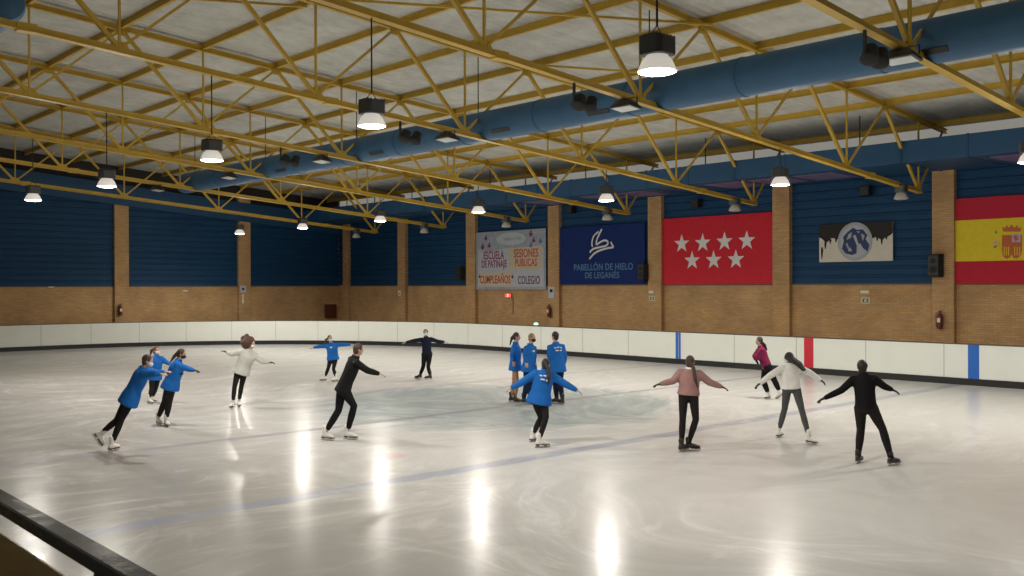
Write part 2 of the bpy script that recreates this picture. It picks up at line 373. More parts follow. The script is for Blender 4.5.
# pilasters and cladding, long wall
BAY, PY0 = 5.911, 13.30
def clad_profile_x(face, z0, z1, a0, a1, along, normal):
    """ribbed horizontal sheet between a0 and a1 (coordinate along), normal direction -1/+1 handled by face"""
    m = MB(); pitch = .30; z = z0; pts = []
    while z < z1-1e-6:
        for dz, dep in ((0, 0), (.19, 0), (.22, .035), (.27, .035), (.30, 0)):
            zz = min(z+dz, z1); pts.append((zz, dep))
        z += pitch
    vs = []
    for zz, dep in pts:
        for a in (a0, a1):
            q = [0, 0, zz]; q[along] = a; q[normal] = face-dep; vs.append(tuple(q))
    k = len(pts)
    for zz, dep in ((pts[-1][0], -.04), (pts[0][0], -.04)):
        for a in (a0, a1):
            q = [0, 0, zz]; q[along] = a; q[normal] = face-dep; vs.append(tuple(q))
    fs = [(2*i, 2*i+1, 2*i+3, 2*i+2) for i in range(k+1)]+[(2*k+2, 2*k+3, 1, 0)]
    fs += [tuple(2*i for i in range(k+2)), tuple(2*i+1 for i in range(k+2))]
    return m.add(vs, fs)
pil = [PY0+BAY*i for i in range(-4, 6)]+[48.5]
PWID = .70
for y in pil:
    hw = PWID/2 if y < 47 else .27
    m = MB(); m.box((XW, y-hw, 0), (XW+.32, y+hw, 6.9)); bevel(obj('pilaster', m, 'brickY', wb), .012)
for a, b in zip(pil[:-1], pil[1:]):
    ha, hb = PWID/2, (PWID/2 if b < 47 else .27)
    m = clad_profile_x(XW+.22, ZBR, 7.45, a+ha, b-hb, 1, 0); obj('cladding_panel', m, 'clad', wb)
    m = MB(); m.box((XW+.14, a+PWID/2, ZBR-.05), (XW+.26, b-PWID/2, ZBR)); obj('ledge', m, 'cap', wb)
# end wall pilasters and cladding
epx = [-1.0, 5.3, 11.75, 18.23, 24.99]; eY = YW
bounds = epx+[XW+.2]
m = clad_profile_x(XW+.22, ZBR, 7.45, 48.77, YW, 1, 0); obj('cladding_panel', m, 'clad', wb)
for x in epx:
    m = MB(); m.box((x-.36, eY-.18, 0), (x+.36, eY+.12, 8.05+.0)); bevel(obj('pilaster', m, 'brickX', wl), .012)
for a, b in zip(bounds[:-1], bounds[1:]):
    lo, hi = a+.36, (b-.36 if b < XW else b)
    m = clad_profile_x(eY+.02, ZBR, 7.6, lo, hi, 0, 1); obj('cladding_panel', m, 'clad', wl)
    m = MB(); m.box((lo, eY-.06, ZBR-.05), (hi, eY+.06, ZBR)); obj('ledge', m, 'cap', wl)
# sloping blue band under the roof of the end wall
m = MB(); a, b = X0, XW+.2
za = lambda x: roofz(x)-2.0; zb = lambda x: roofz(x)-.95
m.add([(a, eY-.22, za(a)), (b, eY-.22, za(b)), (b, eY+.1, za(b)), (a, eY+.1, za(a)), (a, eY-.22, zb(a)), (b, eY-.22, zb(b)), (b, eY+.1, zb(b)), (a, eY+.1, zb(a))],
      [(0,3,2,1),(4,5,6,7),(0,1,5,4),(1,2,6,5),(2,3,7,6),(3,0,4,7)])
obj('fascia_band', m, 'fascia', wl)
# box duct along the top of the long wall
bd = thing('box_duct', (28.1, 18, 6.66), 'blue rectangular duct running along the top of the banner wall', 'duct')
m = MB(); m.box((28.1, -10, 6.66), (XW-.02, 49.2, 7.32)); bevel(obj('duct_casing', m, 'fascia', bd), .02)
for i, y in enumerate(np.arange(1.5, 48, 1.97)):
    m = MB(); m.box((28.085, y-.02, 6.645), (30.98, y+.02, 7.335)); obj('joint_flange', m, 'fascia', bd)
for y in (8.2, 10.2, 16.6, 18.4, 20.2, 24.6, 26.5, 29.8):
    m = MB(); m.box((28.7, y-.75, 6.640), (30.4, y+.75, 6.659)); g = obj('grille', m, 'lilac', bd)
m = MB()
for y in np.arange(3, 46, BAY): m.bar((28.5, y, 7.3), (28.5, y, roofz(28.5)), .03, .03)
obj('hanger_rods', m, 'black', bd)

# ------------------------------------------------------------------ rink boards
HB = 1.235
def strip(path, z0, z1, t0, t1, i0=0, i1=None):
    """a wall strip following a part of the rink outline"""
    Pn = path; n = len(Pn); i1 = n-1 if i1 is None else i1
    N2 = []
    for i in range(n):
        a = V3(*Pn[max(i-1, 0)], 0); b = V3(*Pn[min(i+1, n-1)], 0); d = nrm(b-a); N2.append((d[1], -d[0]))
    m = MB(); vs = []
    for i in range(i0, i1+1):
        (x, y), (nx, ny) = Pn[i], N2[i]
        for t, z in ((t0, z0), (t1, z0), (t1, z1), (t0, z1)): vs.append((x+nx*t, y+ny*t, z))
    k = i1-i0+1; fs = [(4*i+j, 4*i+(j+1) % 4, 4*(i+1)+(j+1) % 4, 4*(i+1)+j) for i in range(k-1) for j in range(4)]
    fs += [(0, 1, 2, 3), (4*k-4, 4*k-1, 4*k-2, 4*k-3)]
    return m.add(vs, fs)
# resample the outline every 0.25 m so that panels can end anywhere
raw = rink_path(0.)
seg = []; 
for (xa, ya), (xb, yb) in zip(raw[:-1], raw[1:]):
    L_ = math.hypot(xb-xa, yb-ya); k = max(1, int(round(L_/.25)))
    seg += [(xa+(xb-xa)*i/k, ya+(yb-ya)*i/k) for i in range(k)]
seg.append(raw[-1]); path = seg
board = thing('rink_barrier', (XB, 17, 0), 'long white rink barrier with black kick strip around the ice', 'barrier')
per = 10; n = len(path)
for i in range(0, n-1, per):
    j = min(i+per, n-1); bevel(obj('panel', strip(path, .2, HB-.03, 0., .06, i, j), 'board', board, smooth=20), .006, 1)
obj('kick_strip', strip(path, .0, .2, -.012, .07), 'kick', board)
obj('cap_rail', strip(path, HB-.03, HB, -.012, .09), 'cap', board)
m = MB()
for i in range(per, n-1, per):
    a = V3(*path[i-1], 0); b = V3(*path[i+1], 0); d = nrm(b-a); nn = V3(-d[1], d[0], 0); c = V3(*path[i], .7)
    m.obox(c+nn*.004, d*.010, nn*.004, V3(0, 0, .5))
obj('seam', m, 'seam', board)
for y, w, mm, nm in ((11.63, .32, 'markblue', 'blue_mark'), (17.03, .35, 'markred', 'red_mark'), (22.52, .24, 'markblue', 'blue_mark')):
    m = MB(); m.box((XB-.006, y-w/2, .2), (XB+.004, y+w/2, HB-.032)); obj(nm, m, mm, board)
# green lamp on the barrier
p = on(536, 322.5, 0, XB+.04); m = MB(); m.lathe((p[0], p[1], HB), [(.05, 0), (.05, .02), (.035, .03), (.035, .06), (.02, .085)], 14)
gl = thing('signal_lamp', (p[0], p[1], HB), 'small glowing green lamp on the barrier top below the red clock', 'lamp')
m1 = MB(); m1.lathe((p[0], p[1], HB), [(.09, 0), (.09, .03), (.06, .035)], 14); obj('lamp_base', m1, 'black', gl)
m1 = MB(); m1.ell((p[0], p[1], HB+.07), (.10, 0, 0), (0, .10, 0), (0, 0, .06)); obj('lens', m1, 'ledgreen', gl, smooth=True)

# ------------------------------------------------------------------ roof trusses
NX = [29.27-4.44*k for k in range(8)]           # bottom nodes
TX = [29.27+1.73]+[29.27-2.22*(k) for k in range(0, 16)]
zbot = lambda x: 8.19+SL*x                     # underside of the bottom chord
ztop = lambda x: zbot(x)+2.20
def truss(y, label):
    t = thing('roof_truss', (XW, y, zbot(XW)), label, 'truss', 'yellow roof trusses')
    xl = -4.9
    m = MB(); d = V3(1, 0, SL); 
    m.bar((xl, y, zbot(xl)+.008), (29.33, y, zbot(29.33)+.008), .17, .016); 
    m.bar((xl, y-.012, zbot(xl)+.075), (29.33, y-.012, zbot(29.33)+.075), .014, .13)
    m.bar((xl, y+.022, zbot(xl)+.075), (29.33, y+.022, zbot(29.33)+.075), .014, .13)
    for x in (NX[1]+1.4, NX[4]+.4, NX[5]-1.7): m.bar((x-.18, y, zbot(x)-.004), (x+.18, y, zbot(x)-.004), .2, .02); m.bar((x-.18, y-.03, zbot(x)+.08), (x+.18, y-.03, zbot(x)+.08), .02, .15)
    obj('bottom_chord', m, 'yellow', t)
    m = MB(); xr = 31.25
    m.bar((xl, y, ztop(xl)+.13), (xr, y, ztop(xr)+.13), .15, .016)
    m.bar((xl, y, ztop(xl)+.065), (xr, y, ztop(xr)+.065), .03, .13)
    m.bar((xl, y, ztop(xl)+.01), (xr, y, ztop(xr)+.01), .12, .014)
    obj('top_chord', m, 'yellow', t)
    for x in NX:
        b = V3(x, y, zbot(x)+.1)
        for s in (-1, 1):
            xt = x+s*2.22
            if xt > 31: xt = 31.0
            if xt < xl: continue
            q = V3(xt, y, ztop(xt)+.03); dd = nrm(q-b)
            m = MB(); m.bar(b+dd*.08, q-dd*.05, *((.085, .08) if s < 0 else (.055, .05)), (0, 1, 0)); obj('diagonal', m, 'yellow', t)
        m = MB(); m.bar(b, V3(x, y, ztop(x)+.03), .045, .045, (0, 1, 0)); obj('vertical', m, 'yellow', t)
    for x in NX:
        m = MB(); m.prism([(-.24, 0), (.24, 0), (.13, .2), (-.13, .2)], (x, y-.009, zbot(x)+.05), (1, 0, SL), (0, 0, 1), (0, 1, 0), .018); obj('gusset_plate', m, 'yellow', t)
        if x-2.22 > xl: m = MB(); m.prism([(-.2, 0), (.2, 0), (.1, -.17), (-.1, -.17)], (x-2.22, y-.009, ztop(x-2.22)+.05), (1, 0, SL), (0, 0, 1), (0, 1, 0), .018); obj('gusset_plate', m, 'yellow', t)
    return t
TY = [PY0+BAY*i for i in range(-1, 6)]
tl = ['yellow lattice roof truss cutting the top right corner, nearest to the viewer',
      'yellow lattice roof truss ending above the skating photo panel',
      'yellow lattice roof truss ending above the red banner with stars',
      'yellow lattice roof truss ending above the navy banner',
      'yellow lattice roof truss ending above the colourful poster banner',
      'yellow lattice roof truss second from the far end wall',
      'yellow lattice roof truss closest to the far end wall']
t0 = truss(TY[0], tl[0])
for i in range(1, 7): copy_tree(t0, (0, BAY*i, 0), tl[i])
copy_tree(t0, (0, -BAY, 0), 'yellow lattice roof truss above the viewer, out of the frame')
# purlins
ordn = ['first', 'second', 'third', 'fourth', 'fifth', 'sixth', 'seventh', 'eighth', 'ninth', 'tenth', 'eleventh', 'twelfth', 'thirteenth', 'fourteenth', 'fifteenth', 'sixteenth', 'seventeenth']
p0 = None
for k, x in enumerate([30.4]+[29.27-2.22*j for j in range(1, 16)]):
    z = roofz(x)
    if p0 is None:
        m = MB(); m.bar((x, Y0, z-.012), (x, YW, z-.012), .09, .02); m.bar((x, Y0, z-.09), (x, YW, z-.09), .02, .15); m.bar((x, Y0, z-.17), (x, YW, z-.17), .09, .016)
        p0 = single('roof_purlin', m, 'yellow', (x, 18, z), 'yellow roof beam right against the banner wall', 'roof beam', 'yellow roof purlins'); px0, pz0 = x, z
    else: copy_tree(p0, (x-px0, 0, z-pz0), 'yellow roof beam under the white sheets, %s out from the banner wall' % ordn[k])
# diagonal roof bracing rods near the viewer
def brace(x1, y1, x2, y2, label):
    a = V3(x1, y1, ztop(x1)-.03); b = V3(x2, y2, ztop(x2)-.03); m = MB(); m.bar(a, b, .07, .05)
    single('roof_brace', m, 'yellow', (a+b)/2, label, 'brace', 'roof bracing rods')
brace(11.5, 18.5, 18.0, 12.9, 'thin yellow brace lying almost level across the top middle')
brace(17.8, 18.5, 22.4, 14.6, 'short thin yellow brace left of the biggest lamp, below the level one')
brace(5.0, 24.9, 11.4, 19.4, 'thin yellow brace in the upper left roof bay')

# ------------------------------------------------------------------ round duct
XD, ZD, RD = 16.75, 7.26, .40
rd = thing('round_duct', (XD, 18, ZD), 'long round blue air duct hanging between the roof trusses', 'duct')
def cyl_y(m, x, z, r, y0, y1, n=28, cap=True):
    return m.loft([(V3(x, y0, z), V3(r, 0, 0), V3(0, 0, r)), (V3(x, y1, z), V3(r, 0, 0), V3(0, 0, r))], n, cap)
m = MB(); m.loft([(V3(XD, y, ZD), V3(r_, 0, 0), V3(0, 0, r_)) for y, r_ in ((-8, RD), (38.2, RD), (38.4, RD*.93), (38.5, RD*.7))], 28); obj('duct_pipe', m, 'duct', rd, smooth=True)
for y in np.arange(-.6, 38, 2.955): m = MB(); cyl_y(m, XD, ZD, RD+.012, y-.03, y+.03); obj('joint_ring', m, 'duct', rd, smooth=30)
for (x, y) in ((930, 50), (600, 121), (502, 132), (378, 152), (282, 168)):
    c = on(x, y, 0, XD-.25); yy = float(c[1]); m = MB(); ang = math.radians(218)
    o_ = V3(XD+RD*math.cos(ang), yy, ZD+RD*math.sin(ang)); nr = V3(math.cos(ang), 0, math.sin(ang)); tg = V3(-math.sin(ang), 0, math.cos(ang))
    m.obox(o_, nr*.012, tg*.055, V3(0, .34, 0)); obj('air_slot', m, 'black', rd)
for y in TY[:6]:
    m = MB(); m.bar((XD, y+.4, ZD+RD-.02), (XD, y+.4, roofz(XD)-.1), .02, .02); obj('hanger', m, 'black', rd)
# end of a second duct in the top left corner of the view
c = on(2, 2, 2, 8.4); e = thing('short_duct', c, 'blue duct end in the very top left corner', 'duct')
m = MB(); r = .42; yy = float(c[1]); xx = float(c[0])
m.loft([(V3(xx, yy+4, 8.4), V3(r, 0, 0), V3(0, 0, r)), (V3(xx, yy, 8.4), V3(r, 0, 0), V3(0, 0, r)), (V3(xx, yy-.14, 8.4), V3(r*.86, 0, 0), V3(0, 0, r*.86)), (V3(xx, yy-.2, 8.4), V3(r*.5, 0, 0), V3(0, 0, r*.5))], 26)
obj('duct_pipe', m, 'duct', e, smooth=True)
m = MB(); m.bar((xx, yy+.6, 8.4+r), (xx, yy+.6, roofz(xx)-.05), .02, .02); m.bar((xx, yy+3, 8.4+r), (xx, yy+3, roofz(xx)-.05), .02, .02); obj('hanger', m, 'black', e)

# ------------------------------------------------------------------ high bay lamps
def highbay(x, y, z, lit, label, k=1.):
    """z = height of the lens"""
    t = thing('high_bay_lamp', (x, y, z), label, 'lamp', 'hanging hall lamps'); R = .235*k
    m = MB(); m.lathe((x, y, z), [(R, 0), (R*1.02, .012), (R*.93, .06), (R*.80, .13), (R*.62, .18), (R*.56, .20)], 28)
    obj('shade', m, 'refl_lit' if lit else 'refl_off', t, smooth=50)
    m = MB(); m.lathe((x, y, z), [(R*.2, -.028), (R*.7, -.02), (R*.97, .0), (R*.97, .008)], 28); obj('lens', m, 'lens' if lit else 'refl_off', t, smooth=True)
    m = MB(); w = .182*k; h0, h1 = .20, .41
    prof = [(-w, -.7*w), (-.7*w, -w), (.7*w, -w), (w, -.7*w), (w, .7*w), (.7*w, w), (-.7*w, w), (-w, .7*w)]
    m.prism(prof, (x, y, z+h0), (1, 0, 0), (0, 1, 0), (0, 0, 1), h1-h0)
    for a in range(6): m.box((x-w*.95+a*w*.36, y-w*.8, z+h1), (x-w*.95+a*w*.36+.02, y+w*.8, z+h1+.035))
    bevel(obj('gear_box', m, 'gear', t), .02)
    m = MB(); m.tube([(x-.14, y, z+h1), (x, y, z+h1+.16), (x+.14, y, z+h1)], .007, 6); obj('hook', m, 'black', t)
    zt = zbot(x)+.05
    m = MB(); m.tube([(x, y, z+h1+.15), (x, y, zt)], .014, 8); obj('rod', m, 'black', t)
    if lit:
        ld = bpy.data.lights.new('lamp_light', 'SPOT'); ld.shadow_soft_size = .16; ld.energy = POW; ld.color = (1, .945, .86); ld.spot_size = math.radians(172); ld.spot_blend = .55
        lo = bpy.data.objects.new('lamp_light', ld); COL.objects.link(lo); lo.parent = t; lo.location = (0, 0, -.20)
        pd = bpy.data.lights.new('shade_glow', 'POINT'); pd.shadow_soft_size = .12; pd.energy = 110; pd.color = (1, .945, .86)
        po = bpy.data.objects.new('shade_glow', pd); COL.objects.link(po); po.parent = t; po.location = (0, 0, -.17)
    return t
POW = 670
nb = ['beside the duct at upper right', 'second along the row from the viewer', 'third along the row from the viewer', 'fourth along the row, its glow starry', 'last at far left']
rowlab = {1: ['big lit lamp hanging high right of centre, nearest to the viewer',
              'lit lamp on a black rod near the top, second nearest to the viewer',
              'lit lamp in the left half hanging from the third truss, over the white-sweatered skater',
              'starry glaring lit lamp at the left above the end wall brick pier',
              'lit lamp hanging at the far left edge before the blue end wall'],
          2: ['lit lamp in front of the brick pier right of the red banner',
              'lit lamp over the navy banner logo',
              'starry glaring lit lamp over the colourful poster banner',
              'lit lamp hanging right of the far corner',
              'lit lamp hanging left of the far corner over the end wall',
              'lit lamp in front of the end wall pier with the white sign'],
          3: ['unlit lamp hanging off the truss end right of the skating photo panel',
              'unlit lamp hanging over the red banner with stars',
              'unlit lamp hanging over the navy banner under a lit one',
              'unlit lamp hanging above the colourful poster banner',
              'unlit lamp right of the far corner between two piers',
              'unlit lamp nearest the far corner, smallest of the dark ones']}
for i in range(5): highbay((9.18, 9.03, 8.99, 8.91, 8.83)[i], PY0+BAY*(i-1), (5.60, 5.66, 5.67, 5.58, 5.62)[i], True, rowlab[1][i])
for i in range(6): highbay(21.45, PY0+BAY*i, 5.54, True, rowlab[2][i])
for i in range(6): highbay(28.1, PY0+BAY*i, 5.58, False, rowlab[3][i], .9)
highbay(21.45, PY0-BAY, 5.54, True, 'lit lamp of the middle row just beyond the right edge')
highbay(21.45, PY0-2*BAY, 5.54, True, 'lit lamp of the middle row far beyond the right edge')

# floodlights under the trusses
def flood(x, y, label):
    z = zbot(x)-.02; t = thing('floodlight', (x, y, z), label, 'floodlight', 'unlit floodlights on the trusses')
    ax = nrm(V3(-.12, -.02, -1.)); rtv = V3(0, 1, 0); fr = nrm(np.cross(rtv, ax)); c = V3(x, y-.06, z-.13)
    m = MB(); rings = []
    for s, w, d in ((-.13, .10, .07), (-.09, .17, .12), (.02, .27, .19), (.07, .29, .21)):
        rings.append([c+ax*s+rtv*w*a+fr*d*b for a, b in ((-1,-1),(1,-1),(1,1),(-1,1))])
    vs = [q for r_ in rings for q in r_]; fs = [(0,1,2,3), (12,15,14,13)]+[(4*i+j, 4*i+(j+1) % 4, 4*(i+1)+(j+1) % 4, 4*(i+1)+j) for i in range(3) for j in range(4)]
    m.add(vs, fs); bevel(obj('housing', m, 'black', t), .012)
    m = MB(); m.obox(c+ax*.074, rtv*.24, fr*.16, ax*.006); obj('glass', m, 'glass', t)
    m = MB(); m.bar(c+rtv*.30+ax*.02, c+rtv*.30-ax*.14, .03, .012); m.bar(c-rtv*.30+ax*.02, c-rtv*.30-ax*.14, .03, .012); m.bar(c+rtv*.31-ax*.14, c-rtv*.31-ax*.14, .03, .012)
    obj('bracket', m, 'black', t); return t
fl = flood(15.5, TY[0], 'unlit black floodlight with pale glass under the nearest truss, in front of the duct')
for i, lb in enumerate(['unlit black floodlight just left of the big nearest lamp', 'unlit black floodlight on the third truss, right of the second lamp',
                        'unlit black floodlight on the fourth truss, left of centre', 'unlit black floodlight right of the third lit lamp', 'unlit black floodlight farthest down the hall, right of the starry lamp']):
    copy_tree(fl, (-.12*(i+1)*.8, BAY*(i+1), .12*(i+1)*.8*.0806), lb)
# black spotlights hung on the trusses
def spots(x, y, label):
    z = zbot(x); t = thing('spotlight_pair', (x, y, z), label, 'spotlight', 'black spotlight pairs under the trusses')
    m = MB(); m.bar((x-.25, y-.04, z), (x-.25, y-.04, z-.42), .045, .045); m.bar((x-.30, y-.04, z-.40), (x+.30, y-.04, z-.34), .04, .04); obj('bracket', m, 'black', t)
    for dx in (-.12, .22):
        m = MB(); c = V3(x+dx, y-.06, z-.36); ax = nrm(V3(-.5, -.15, -.85)); a = nrm(np.cross(ax, V3(0, 1, 0))); b = np.cross(ax, a)
        m.loft([(c+ax*s, a*r_, b*r_) for s, r_ in ((-.17, .05), (-.13, .11), (.02, .13), (.12, .15), (.14, .12))], 18); obj('lamp_head', m, 'blackplastic', t, smooth=40)
    return t
s0 = spots(14.55, TY[0], 'pair of black spotlights under the nearest truss before the duct')
for i, lb in enumerate(['pair of black spotlights under the second truss, left of a floodlight', 'pair of black spotlights under the third truss, right of the second lamp', 'pair of black spotlights under the fourth truss, left of centre']):
    copy_tree(s0, (-.45, BAY*(i+1), .036), lb)

# ------------------------------------------------------------------ banners and wall things
EY, EZ, EN = V3(0, -1, 0), V3(0, 0, 1), V3(-1, 0, 0)   # picture-right, up, out of the long wall
class Banner:
    def __init__(s, name, px, X, label, m, thick=.012, cat='banner'):
        xl, xr, yt, yb = px; a = on(xl, yb, 0, X); b = on(xr, yb, 0, X); c = on(xl, yt, 0, X)
        xm = (xl+xr)/2; s.w = float(a[1]-b[1]); s.zb = float((on(xm, yb, 0, X))[2]); s.zt = float(on(xm, yt, 0, X)[2]); s.h = s.zt-s.zb
        s.o = V3(X, a[1], s.zb); s.X = X; s.t = thing(name, s.o+EY*s.w/2, label, cat); s.th = thick
        mb = MB(); mb.obox(s.o+EY*s.w/2+EZ*s.h/2, EY*s.w/2, EZ*s.h/2, EN*thick/2); s.sheet = obj('sheet', mb, m, s.t)
        s.lay = thick/2
    def P(s, u, v, k=0.): return s.o+EY*s.w*u+EZ*s.h*v+EN*(s.lay+k)
    def uv(s, px, py):
        q = on(px, py, 0, s.X); return (float(s.o[1]-q[1])/s.w, float(q[2]-s.zb)/s.h)
    def poly(s, name, pts, m, k=0., t=.004):
        mb = MB(); mb.prism([(u*s.w, v*s.h) for u, v in pts], s.P(0, 0, k), EY, EZ, EN, t); return obj(name, mb, m, s.t)
    def text(s, name, body, u, v, size, m, bold=0., k=0., width=None):
        me = text_mesh(body, size, bold)
        n = len(me.vertices); a = np.empty(n*3, np.float32); me.vertices.foreach_get('co', a); a = a.reshape(-1, 3)
        wd = a[:, 0].max()-a[:, 0].min(); sx = width/wd if width else 1.
        o_ = s.P(u, v, k+.003); co = o_+np.outer(a[:, 0]*sx, EY)+np.outer(a[:, 1], EZ)+np.outer(a[:, 2], EN)
        co -= np.array(s.t['org']); me.vertices.foreach_set('co', co.astype(np.float32).ravel()); me.update(); me.name = name
        return obj(name, me, m, s.t)
def ellipse(u, v, ru, rv, n=28): return [(u+ru*math.cos(2*math.pi*i/n), v+rv*math.sin(2*math.pi*i/n)) for i in range(n)]
# 1 colourful poster
B = Banner('poster_banner', (476.5, 546, 230.5, 289.5), XW+.10, 'pale colourful poster banner with four printed offers between two piers', 'poster')
B.poly('print_block', [(.03, .70), (.2, .66), (.5, .71), (.8, .67), (.97, .70), (.97, .05), (.03, .05)], 'paper')
B.poly('print_block', ellipse(.52, .86, .23, .125), 'pgreen', .001)
B.poly('print_block', ellipse(.52, .86, .215, .11), 'paper', .006)
B.text('lettering', 'Pabellón de Hielo', .54, .86, .26, 'pgreen', .0, .012, 1.25)
B.text('lettering', 'ESCUELA', .265, .585, .56, 'pcrim', .010, .006, 1.5)
B.text('lettering', 'DE PATINAJE', .27, .435, .50, 'pcrim', .008, .006, 1.85)
B.poly('print_block', [(.50, .70), (.95, .72), (.95, .34), (.50, .34)], 'pyellow', .004, .003)
B.text('lettering', 'SESIONES', .73, .60, .56, 'porange', .010, .010, 1.7)
B.text('lettering', 'PUBLICAS', .73, .445, .50, 'porange', .008, .010, 1.5)
B.poly('print_block', [(.04, .06), (.54, .06), (.54, .30), (.04, .28)], 'pyellow', .004, .003)
B.text('lettering', 'CUMPLEAÑOS', .285, .165, .54, 'porange', .010, .010, 2.25)
B.text('lettering', 'COLEGIO', .77, .15, .54, 'ppurple', .010, .006, 1.5)
for u, v, s_, mm in ((.15, .90, .03, 'ppurple'), (.10, .75, .035, 'ppurple'), (.20, .77, .03, 'pcrim'), (.80, .93, .035, 'pcrim'), (.84, .82, .03, 'pcrim'), (.80, .74, .03, 'softblue'), (.93, .80, .03, 'softblue'), (.05, .23, .02, 'ppurple'), (.54, .22, .022, 'ppurple')):
    B.poly('figure_print', [(u-s_*.4, v-s_*1.4), (u+s_*.2, v-s_*1.5), (u+s_*.9, v-.2*s_), (u+s_*.3, v+.3*s_), (u+s_*.35, v+1.5*s_), (u-s_*.3, v+1.4*s_), (u-s_*.3, v+.4*s_), (u-s_*.9, v)], mm, .004)
# 2 navy banner with logo
B = Banner('navy_banner', (558.5, 645, 225.2, 284), XW+.10, 'navy blue banner with a white scribbled figure and pale blue lettering', 'navy')
def zoomuv(x, y): return B.uv(550+x/6.78, 215+y/6.78)
mb = MB()
def stroke(pts, r):
    P_ = [B.P(*zoomuv(x, y), .004) for x, y in pts]; r = r if hasattr(r, '__len__') else [r]*len(P_)
    rings = [(p, None, None) for p in P_]; rr = []
    for i, p in enumerate(P_):
        t = nrm(P_[min(i+1, len(P_)-1)]-P_[max(i-1, 0)]); a = nrm(np.cross(t, EN)); rr.append((p, a*r[i], EN*.004))
    mb.loft(rr, 8)
def curve(pts, n=7):
    out = []; p = [pts[0]]+list(pts)+[pts[-1]]
    for i in range(1, len(p)-2):
        for k in range(n):
            t = k/n; a, b, c, d = [V(q, float) for q in p[i-1:i+3]]
            out.append(tuple(.5*((2*b)+(-a+c)*t+(2*a-5*b+4*c-d)*t*t+(-a+3*b-3*c+d)*t**3)))
    return out+[pts[-1]]
stroke(curve([(330, 112), (300, 140), (288, 170), (285, 200), (290, 215)]), .038)
stroke(curve([(352, 96), (335, 130), (318, 170), (316, 200), (335, 188), (365, 173), (388, 176), (394, 192), (380, 208), (340, 218), (300, 228), (278, 243), (272, 255)]), .042)
stroke(curve([(414, 182), (420, 198), (428, 218), (395, 224), (340, 240), (300, 262), (268, 298)]), .042)
obj('emblem', mb, 'white', B.t)
u, v = zoomuv(357, 354); B.text('lettering', 'PABELLÓN DE HIELO', u, v, .40, 'softblue', .006, .002, 3.45)
u, v = zoomuv(352, 410); B.text('lettering', 'DE LEGANÉS', u, v, .37, 'softblue', .006, .002, 2.0)
# 3 red banner with seven stars
B = Banner('red_banner', (661, 773, 215.5, 284.3), XW+.10, 'red banner with seven white stars', 'red')
def star(u, v, r):
    pts = []
    for i in range(10):
        a = math.pi/2+math.pi*i/5; q = r if i % 2 == 0 else r*.40; pts.append((u+q*math.cos(a)/B.w, v+q*math.sin(a)/B.h))
    B.poly('star', pts, 'white', .0, .004)
for x, y in ((193, 235), (320, 230), (452, 222), (587, 216), (256, 337), (386, 334), (521, 330)):
    star(*B.uv(650+x/6.06, 205+y/6.06), .39)
for i, (u0, u1, v1) in enumerate(((.985, .955, .52), (.965, .915, .60), (.945, .895, .78), (.90, .875, .82), (.80, .775, .86), (.70, .69, .88), (.60, .60, .90))):
    mb = MB(); a = B.P(u0, .985, 0); b_ = B.P(u1, v1, 0); d_ = nrm(b_-a); sd_ = np.cross(d_, EN)
    mb.loft([(a, sd_*.030, EN*.016), (a*.6+b_*.4, sd_*.026, EN*.014), (b_, sd_*.006, EN*.002)], 10); obj('fold', mb, 'red', B.t, smooth=True)
# 4 photo panel with round badge
B = Banner('photo_panel', (819.5, 893, 223, 261.5), XW+.12, 'wide photo panel of skaters with a round blue badge on the blue cladding', 'photoice', .03, 'sign')
top = [(0, 1), (0, .66)]
for i in range(1, 24): top.append((i/24, .60+.02*math.sin(i*1.7)+.03*rng.rand()-(.06 if i in (2, 3, 20, 21) else 0)))
top += [(1, .70), (1, 1)]; B.poly('dark_scene', top, 'photodark', .0, .003)
for u, v, h in ((.04, .25, .32), (.09, .45, .2), (.16, .55, .14), (.24, .58, .12), (.10, .57, .16), (.80, .58, .14), (.86, .52, .2), (.92, .6, .12)):
    B.poly('printed_skater', [(u-.008, v-h/2), (u+.004, v-h/2), (u+.012, v), (u+.02, v+h*.2), (u+.006, v+h*.5), (u-.012, v+h*.45), (u-.016, v+.05*h)], 'photodark', .001, .003)
asp = B.w/B.h
B.poly('badge_ring', ellipse(.5, .52, .47/asp*1.02, .50, 40), 'logogrey', .003, .006)
B.poly('badge_ring', ellipse(.5, .52, .40/asp, .42, 40), 'paper', .007, .004)
B.poly('badge_print', [(.5+a/asp*.5, .52+b*.5) for a, b in ((-.72, -.35), (-.6, .05), (-.66, .25), (-.4, .5), (-.1, .72), (.15, .6), (.45, .62), (.7, .3), (.6, .1), (.8, -.2), (.7, -.55), (.45, -.35), (.3, -.1), (.12, -.2), (.1, -.62), (-.15, -.7), (-.5, -.62))], 'logoblue', .012, .003)
B.poly('badge_print', [(.5+a/asp*.5, .52+b*.5) for a, b in ((-.1, .3), (.05, .35), (.2, -.1), (.35, -.45), (.45, -.6), (.2, -.75), (.16, -.3))], 'paper', .016, .003)
for q in (((-.4, -.2), (-.2, -.35), (-.15, -.5), (-.35, -.5)), ((-.35, .38), (-.15, .5), (-.2, .2), (-.45, .1)), ((.35, .4), (.55, .3), (.45, .0), (.4, .2)), ((-.5, -.1), (-.42, -.05), (-.3, -.3), (-.4, -.35)), ((.1, .55), (.3, .5), (.2, .42))):
    B.poly('badge_print', [(.5+a/asp*.5, .52+b*.5) for a, b in q], 'logogrey', .016, .003)
